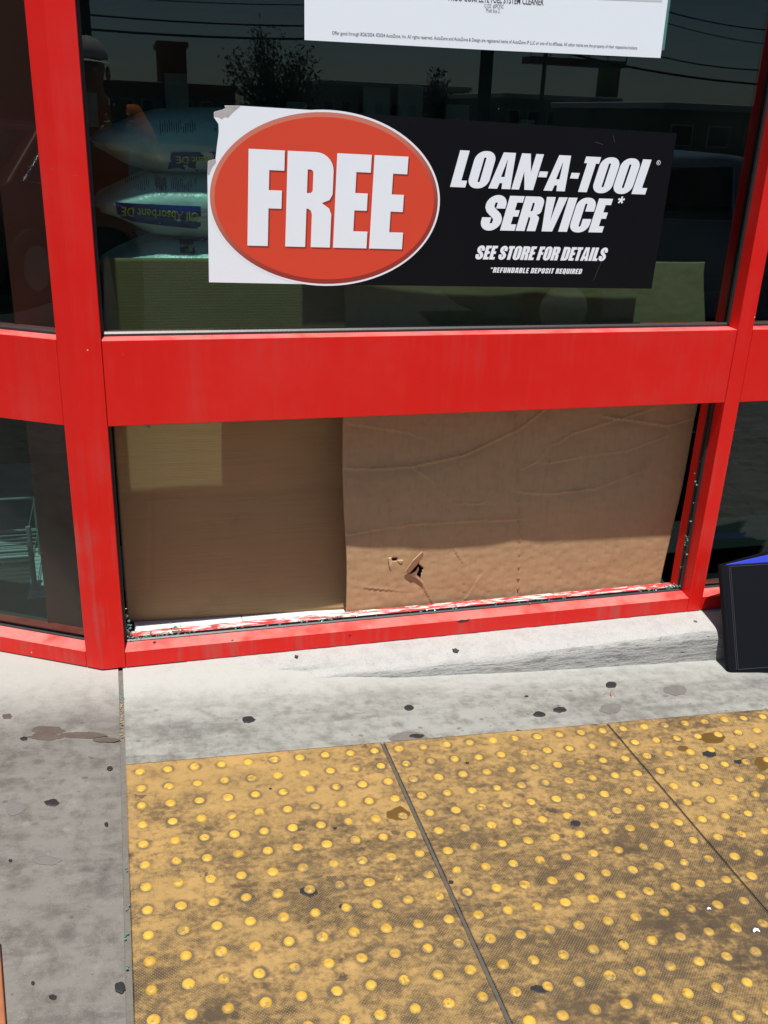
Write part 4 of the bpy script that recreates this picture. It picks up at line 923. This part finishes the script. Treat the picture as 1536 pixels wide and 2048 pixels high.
# ------------------------------------------------------------ across the parking lot (seen only mirrored in the glass)
GZ = -.24
def car(name, paint, loc, rz, label):
    r = empty(name, loc, label, 'car', rot=(0, 0, rz))
    prof = [(-2.2, .30), (-2.22, .55), (-2.15, .78), (-1.75, .92), (-1.05, .98), (-.35, 1.40), (.15, 1.46), (.85, 1.43), (1.55, 1.02), (2.05, .95), (2.2, .70), (2.2, .35), (1.9, .24), (-1.9, .24)]
    n = len(prof); ys = [-.88, -.80, .80, .88]; vs = []; bm = bmesh.new()
    for k, y in enumerate((-.86, .86)):
        for x, z in prof: vs.append((x, y * (1 - .20 * max(0, (z - .95)) / .5) * (1 - .06 * (abs(x) / 2.2) ** 4), z))
    fs = [tuple(range(n)), tuple(range(n, 2 * n))[::-1]] + [(i, i + n, (i + 1) % n + n, (i + 1) % n) for i in range(n)]
    me = mesh('b', vs, fs); bm.from_mesh(me); bpy.data.meshes.remove(me); bmesh.ops.bevel(bm, geom=bm.edges[:], offset=.045, segments=3, affect='EDGES', profile=.5)
    link('body', bm_mesh('body', bm), paint, r, True)
    def side(y, z): return y * (1 - .20 * max(0, z - .95) / .5)
    for s in (-1, 1):
        for q in ([(-.92, .995), (-.34, 1.345), (.02, 1.375), (.02, .995)], [(.10, .995), (.10, 1.375), (.80, 1.35), (1.36, 1.02), (1.2, .995)]):
            link('side_window', mesh('w', [(x, s * (abs(side(.86, z)) + .006), z) for x, z in q] + [(x, s * (abs(side(.86, z)) - .01), z) for x, z in q], [(0, 1, 2, 3, 4)[:len(q)]] + [(i, (i + 1) % len(q), (i + 1) % len(q) + len(q), i + len(q)) for i in range(len(q))]), 'carglass', r)
            link('window_trim', tube('tr', [(x, s * (abs(side(.86, z)) + .010), z) for x, z in q + q[:1]], .010, 6), 'chrome', r)
        for x in (-.1, .95): link('door_handle', box('h', x - .1, x + .04, s * .868 - .012, s * .868 + .012, .86, .89, .006), 'chrome', r)
        for x in (-1.38, 1.36):
            w_ = empty('wheel', (x, s * .78, .32)); w_.parent = r
            t_ = link('tyre', tube('tyre', [(0, -.10, 0), (0, -.085, 0), (0, .085, 0), (0, .10, 0)], [.27, .32, .32, .27], 28), 'tyre', w_); link('rim', tube('rim', [(0, -.103, 0), (0, .103, 0)], .19, 16), 'chrome', w_)
        link('headlight', box('hl', -2.235, -2.10, s * .62 - .16, s * .62 + .16, .62, .75, .03), 'lamp', r); link('tail_light', box('tl', 2.12, 2.225, s * .66 - .14, s * .66 + .14, .70, .86, .02), 'redlamp', r)
    link('windscreen', mesh('ws', [(-1.03, -.70, 1.0), (-1.03, .70, 1.0), (-.40, .62, 1.385), (-.40, -.62, 1.385)], [(0, 1, 2, 3)]), 'carglass', r); link('rear_window', mesh('rw', [(1.5, -.68, 1.065), (1.5, .68, 1.065), (.95, .62, 1.395), (.95, -.62, 1.395)], [(0, 1, 2, 3)]), 'carglass', r)
    return r
car('parked_car', 'carblue', (4.7, -5.0, GZ), radians(186), 'slate blue car parked in the lot, mirrored at the right of the window')
car('parked_car', 'carred', (-7.2, -3.6, GZ), radians(62), 'maroon car parked in the lot, mirrored in the upper left pane')
def building(name, x0, x1, y0, y1, h, mat, label, win=5):
    r = empty(name, ((x0 + x1) / 2, (y0 + y1) / 2, GZ), label, 'building'); a = (x1 - x0) / 2; b = (y1 - y0) / 2
    link('wall', box('wall', -a, a, -b, b, 0, h), mat, r); link('parapet', box('parapet', -a - .12, a + .12, -b - .12, b + .12, h, h + .25, .03), 'roofw' if mat != 'brick' else 'brick', r)
    for k in range(win):
        x = -a + 2 * a * (k + .5) / win; ww = .3 * 2 * a / win
        f = link('window', box('window', x - ww, x + ww, b + .002, b + .06, 1.0, min(2.4, h - .5)), 'roofw', r); link('pane', box('pane', x - ww + .06, x + ww - .06, b + .061, b + .075, 1.06, min(2.34, h - .56)), 'carglass', f)
    d = link('door', box('door', -.5, .5, b + .003, b + .07, 0.0, 2.1), 'steel', r); link('handle', box('handle', .36, .40, b + .071, b + .11, .95, 1.15), 'chrome', d); return r
def bx(u0, u1, vt, Y, dep, name, mat, label, win):
    p0, p1 = refl(u0, vt, Y), refl(u1, vt, Y); building(name, min(p0.x, p1.x), max(p0.x, p1.x), Y - dep, Y, p0.z - GZ, mat, label, win)
bx(150, 470, 168, -48, 10, 'shop_building', 'brick', 'low brown brick shop across the street, mirrored in the window', 8)
bx(318, 372, 92, -50.5, 4, 'sign_tower', 'brick', 'square brown tower rising over the low brick shop', 1)
bx(640, 940, 168, -60, 12, 'shop_building', 'tan', 'long low tan shop across the street, mirrored behind the tree', 9)
bx(1010, 1240, 196, -46, 12, 'shop_building', 'olive', 'olive walled building by the billboard post, mirrored in the window', 6)
bx(1330, 1900, 218, -32, 10, 'shop_building', 'olive', 'nearer olive walled building mirrored above the blue car', 8)
building('shop_building', -40, -16, -16, -6, 4.2, 'brick', 'brown brick building mirrored in the left bay behind the maroon car', 7)
def utility_pole(u, Y, rad_, top, arm, label, mat='pole'):
    p = refl(u, 200, Y); r = empty('utility_pole', (p.x, Y, GZ), label, 'pole'); link('shaft', tube('shaft', [(0, 0, 0), (0, 0, top)], [rad_, rad_ * .75], 12), mat, r)
    if arm:
        for z in (top - .4, top - 1.3):
            link('crossarm', box('arm', -1.1, 1.1, -.06, .06, z - .06, z + .06), mat, r)
            for x in (-1, -.5, .5, 1): link('insulator', tube('ins', [(x, 0, z + .06), (x, 0, z + .2)], .04, 8), 'steel', r)
    return p
utility_pole(181, -24, .15, 10.5, True, 'wooden utility pole mirrored at the left of the window')
utility_pole(968, -21, .17, 9.5, True, 'thick wooden utility pole mirrored under the poster')
utility_pole(1083, -22, .06, 8.5, False, 'thin steel lamp post mirrored beside the billboard', 'steel')
for k, (a, b, Y, rr_) in enumerate([((160, 28), (608, 52), -24, .022), ((160, 57), (608, 78), -24, .03), ((150, -12), (608, 10), -24, .014), ((1330, 22), (1530, 60), -21, .016), ((1330, 45), (1530, 88), -21, .012), ((1230, 128), (1510, 168), -21, .028), ((1320, 113), (1510, 140), -21, .018)]):
    p, q = refl(*a, Y), refl(*b, Y); d = (q - p); p = p - d * .6; q = q + d * .6
    link('overhead_wire', tube('wire', [p.lerp(q, t) - Vector((0, 0, .25 * 4 * t * (1 - t) - .2)) for t in np.linspace(0, 1, 14)], rr_, 5), 'tyre', label=['second highest', 'lowest', 'thin highest'][k] + ' overhead wire mirrored at the left of the window' if k < 3 else ['thin upper', 'thin middle', 'thick lowest', 'lower slim'][k - 3] + ' overhead wire mirrored at the right of the window', cat='wire', group='overhead wires')
pc = refl(1212, 200, -52); bb = empty('billboard', (pc.x, -52, GZ), 'billboard on a thick post with a maintenance platform, mirrored below the poster', 'billboard')
zp = refl(1140, 132, -52).z - GZ; link('post', tube('post', [(0, 0, 0), (0, 0, zp)], .62, 18), 'olive', bb); xl_ = refl(1050, 132, -52).x - pc.x
link('platform', box('platform', xl_, .6, -.5, .8, zp, zp + .35), 'pole', bb); link('panel', box('panel', xl_, .6, -.25, .05, zp + .6, zp + 4.4), 'steel', bb)
for k in range(6): link('rail_post', tube('rp', [(xl_ + k * (.6 - xl_) / 5, .75, zp + .3), (xl_ + k * (.6 - xl_) / 5, .75, zp + 1.2)], .04, 6), 'steel', bb)
def tree(u, Y, wpx, vtop, label, n=2600, leaf=.07):
    p = refl(u, 200, Y); top = refl(u, vtop, Y).z; wd = wpx * abs(Y - 2.3) / F / 2; r = empty('tree', (p.x, Y, GZ), label, 'tree'); H = top - GZ; br = []
    br.append(tube('t', [(0, 0, 0), (.05, 0, H * .2), (0, .05, H * .42)], [.13, .11, .08], 8))
    tips = []
    for k in range(34):
        a = random.uniform(0, 2 * pi); rr_ = wd * random.uniform(.25, 1); e = Vector((cos(a) * rr_, sin(a) * rr_, H * random.uniform(.5, 1.0) * (1 - .15 * (rr_ / wd) ** 2))); s0 = Vector((0, 0, H * random.uniform(.2, .42))); m = s0.lerp(e, .5) + Vector((random.gauss(0, .1), random.gauss(0, .1), .1))
        br.append(tube('t', [s0, m, e], [.045, .028, .008], 5)); tips.append((s0, m, e))
    link('trunk', join_meshes('trunk', br), 'bark', r); vs, fs = [], []
    for k in range(n):
        s0, m, e = random.choice(tips); t = random.uniform(.3, 1.05); q = (m.lerp(e, (t - .5) * 2) if t > .5 else s0.lerp(m, t * 2)) + Vector((random.gauss(0, .13), random.gauss(0, .13), random.gauss(0, .13)))
        d = Vector((random.gauss(0, 1), random.gauss(0, 1), random.gauss(0, 1))).normalized(); f_ = d.orthogonal().normalized(); s = leaf * random.uniform(.6, 1.4); b0_ = len(vs)
        vs += [q - d * s, q + f_ * s * .4, q + d * s, q - f_ * s * .4]; fs.append((b0_, b0_ + 1, b0_ + 2, b0_ + 3))
    link('crown', mesh('crown', vs, fs), 'leaf', r)
tree(548, -22, 215, 58, 'wispy spreading tree mirrored left of the poster', 5200, .05)
tree(870, -40, 60, 130, 'small tree mirrored below the poster', 900, .1); tree(1290, -40, 60, 222, 'small round tree mirrored above the sign', 1200, .1)

# ------------------------------------------------------------ the person taking the picture (mirrored in the glass)
def skin(name, chains, mat, parent, sub=2):
    vs, es, rd = [], [], []
    for ch in chains:
        prev = None
        for p in ch:
            if isinstance(p, int): prev = p; continue
            vs.append(p[0]); rd.append(p[1]); i = len(vs) - 1
            if prev is not None: es.append((prev, i))
            prev = i
    me = bpy.data.meshes.new(name); me.from_pydata(vs, es, []); o = bpy.data.objects.new(name, me); COL.objects.link(o)
    o.modifiers.new('s', 'SKIN'); o.modifiers.new('d', 'SUBSURF').levels = sub; o.modifiers['d'].render_levels = sub
    for i, d in enumerate(me.skin_vertices[0].data): d.radius = (rd[i], rd[i]) if not isinstance(rd[i], tuple) else rd[i]; d.use_root = (i == 0)
    bpy.context.view_layer.update(); m2 = bpy.data.meshes.new_from_object(o.evaluated_get(bpy.context.evaluated_depsgraph_get())); bpy.data.objects.remove(o)
    return link(name, m2, mat, parent, True)
PX, PY = -.02, -2.68; pz0 = gz(PX, PY) + .002
person = empty('person', (0, 0, 0), 'person in a pale cap and orange shirt holding up a phone, mirrored in the glass', 'person')
C3 = Rm
def ph(x, y, z): return tuple(CAM + C3 @ Vector((x, y, z)))
hl, hr = ph(-.030, -.105, .020), ph(.072, -.105, .020)
sh_l, sh_r = (PX - .165, PY, 1.33), (PX + .165, PY, 1.33); el, er = (PX - .25, PY + .14, 1.10), (PX + .27, PY + .14, 1.10)
skin('body', [[((PX, PY, .86), .125), ((PX, PY - .01, 1.02), .115), ((PX, PY, 1.18), .13), ((PX, PY + .005, 1.32), .095), ((PX, PY + .02, 1.40), .05), ((PX - .02, PY + .05, 1.46), .055), ((PX - .022, PY + .062, 1.52), .086), ((PX - .024, PY + .055, 1.59), .082)],
              [3, (sh_l, .058), (el, .044), ((hl[0] - .015, hl[1] - .06, hl[2] - .05), .030), (hl, .028)], [3, (sh_r, .058), (er, .044), ((hr[0] + .015, hr[1] - .06, hr[2] - .05), .030), (hr, .028)],
              [0, ((PX - .09, PY, .80), .085), ((PX - .10, PY + .02, .47), .056), ((PX - .10, PY, pz0 + .09), .036), ((PX - .11, PY + .13, pz0 + .035), .033)], [0, ((PX + .09, PY, .80), .085), ((PX + .10, PY + .02, .47), .056), ((PX + .10, PY, pz0 + .09), .036), ((PX + .11, PY + .13, pz0 + .035), .033)]], 'skin', person)
for sgn, hh in ((-1, hl), (1, hr)):                # fingers closed round the phone, thumb from the side of the palm
    for k in range(4):
        x0 = -.030 if sgn < 0 else .072; yy = -.075 - .019 * k; ln = (.9, 1.05, 1.0, .8)[k]
        skin('finger', [[(ph(x0, yy - .012, .020), .0095), (ph(x0 + sgn * .012, yy - .005, .004), .009), (ph(x0 + sgn * .004, yy, -.008), .0085), (ph(x0 - sgn * .020 * ln, yy + .004, -.009), .0075)]], 'skin', person, 1)
    skin('thumb', [[(ph(x0, -.095, .024), .011), (ph(x0 + sgn * .006, -.070, .026), .010), (ph(x0 - sgn * .008, -.050, .024), .0085)]], 'skin', person, 1)
skin('shirt', [[((PX, PY, .84), .15), ((PX, PY - .01, 1.02), .137), ((PX, PY, 1.18), .15), ((PX, PY + .005, 1.325), .108), ((PX, PY + .012, 1.375), .066)], [3, (sh_l, .074), ((PX - .225, PY + .09, 1.18), .066)], [3, (sh_r, .074), ((PX + .235, PY + .09, 1.18), .066)]], 'orange', person)
skin('trousers', [[((PX, PY, .90), .14), ((PX, PY, .84), .145)], [1, ((PX - .095, PY, .78), .105), ((PX - .10, PY + .02, .47), .075), ((PX - .10, PY, pz0 + .10), .058)], [1, ((PX + .095, PY, .78), .105), ((PX + .10, PY + .02, .47), .075), ((PX + .10, PY, pz0 + .10), .058)]], 'denim', person)
for s in (-1, 1): skin('shoe', [[((PX + s * .10, PY - .06, pz0 + .045), .045), ((PX + s * .105, PY + .05, pz0 + .042), .042), ((PX + s * .115, PY + .16, pz0 + .034), .034)]], 'tyre', person, 2)
hc = Vector((PX - .023, PY + .06, 1.55))
bm = bmesh.new(); bmesh.ops.create_uvsphere(bm, u_segments=24, v_segments=14, radius=1)
bmesh.ops.delete(bm, geom=[v for v in bm.verts if v.co.z < -.12], context='VERTS')
for v in bm.verts: v.co = Vector((hc.x + v.co.x * .094, hc.y + v.co.y * .108, hc.z + .025 + v.co.z * .095))
cp = link('cap', bm_mesh('cap', bm), 'cap', person, True)
P = np.array([[(hc.x + r * sin(a) * .085, hc.y + .085 + (r - 1) * .10 * cos(a) + .02 * cos(a), hc.z + .022 - .014 * (r - 1) - .012 * abs(sin(a))) for a in np.linspace(-1.35, 1.35, 15)] for r in np.linspace(.9, 1.8, 6)])
link('brim', grid('brim', P), 'cap', cp, True)
for s in (-1, 1):
    bm = bmesh.new(); bmesh.ops.create_uvsphere(bm, u_segments=10, v_segments=8, radius=.011, matrix=Matrix.Translation(hc + Vector((s * .032, .082, -.02)))); link('eye', bm_mesh('eye', bm), 'eye', person, True)
    bm = bmesh.new(); bmesh.ops.create_uvsphere(bm, u_segments=10, v_segments=8, radius=1, matrix=Matrix.Translation(hc + Vector((s * .088, .0, -.035))) @ Matrix.Diagonal((.012, .02, .032, 1))); link('ear', bm_mesh('ear', bm), 'skin', person, True)
skin('nose', [[(hc + Vector((0, .085, -.015)), .008), (hc + Vector((0, .100, -.045)), .013)]], 'skin', person, 1)
link('mouth', tube('mouth', [hc + Vector((x, .083 - x * x * 8, -.075)) for x in np.linspace(-.024, .024, 7)], .0045, 6), 'column', person)
phone = empty('phone', ph(.021, -.052, .010), 'black phone held up in both hands, mirrored in the glass', 'phone', rot=ROT)
link('shell', box('shell', -.036, .036, -.074, .074, -.004, .004, .0035), 'phone', phone); link('lens_ring', tube('lens', [(-.021, .052, -.0062), (-.021, .052, -.004)], .006, 16), 'chrome', phone)
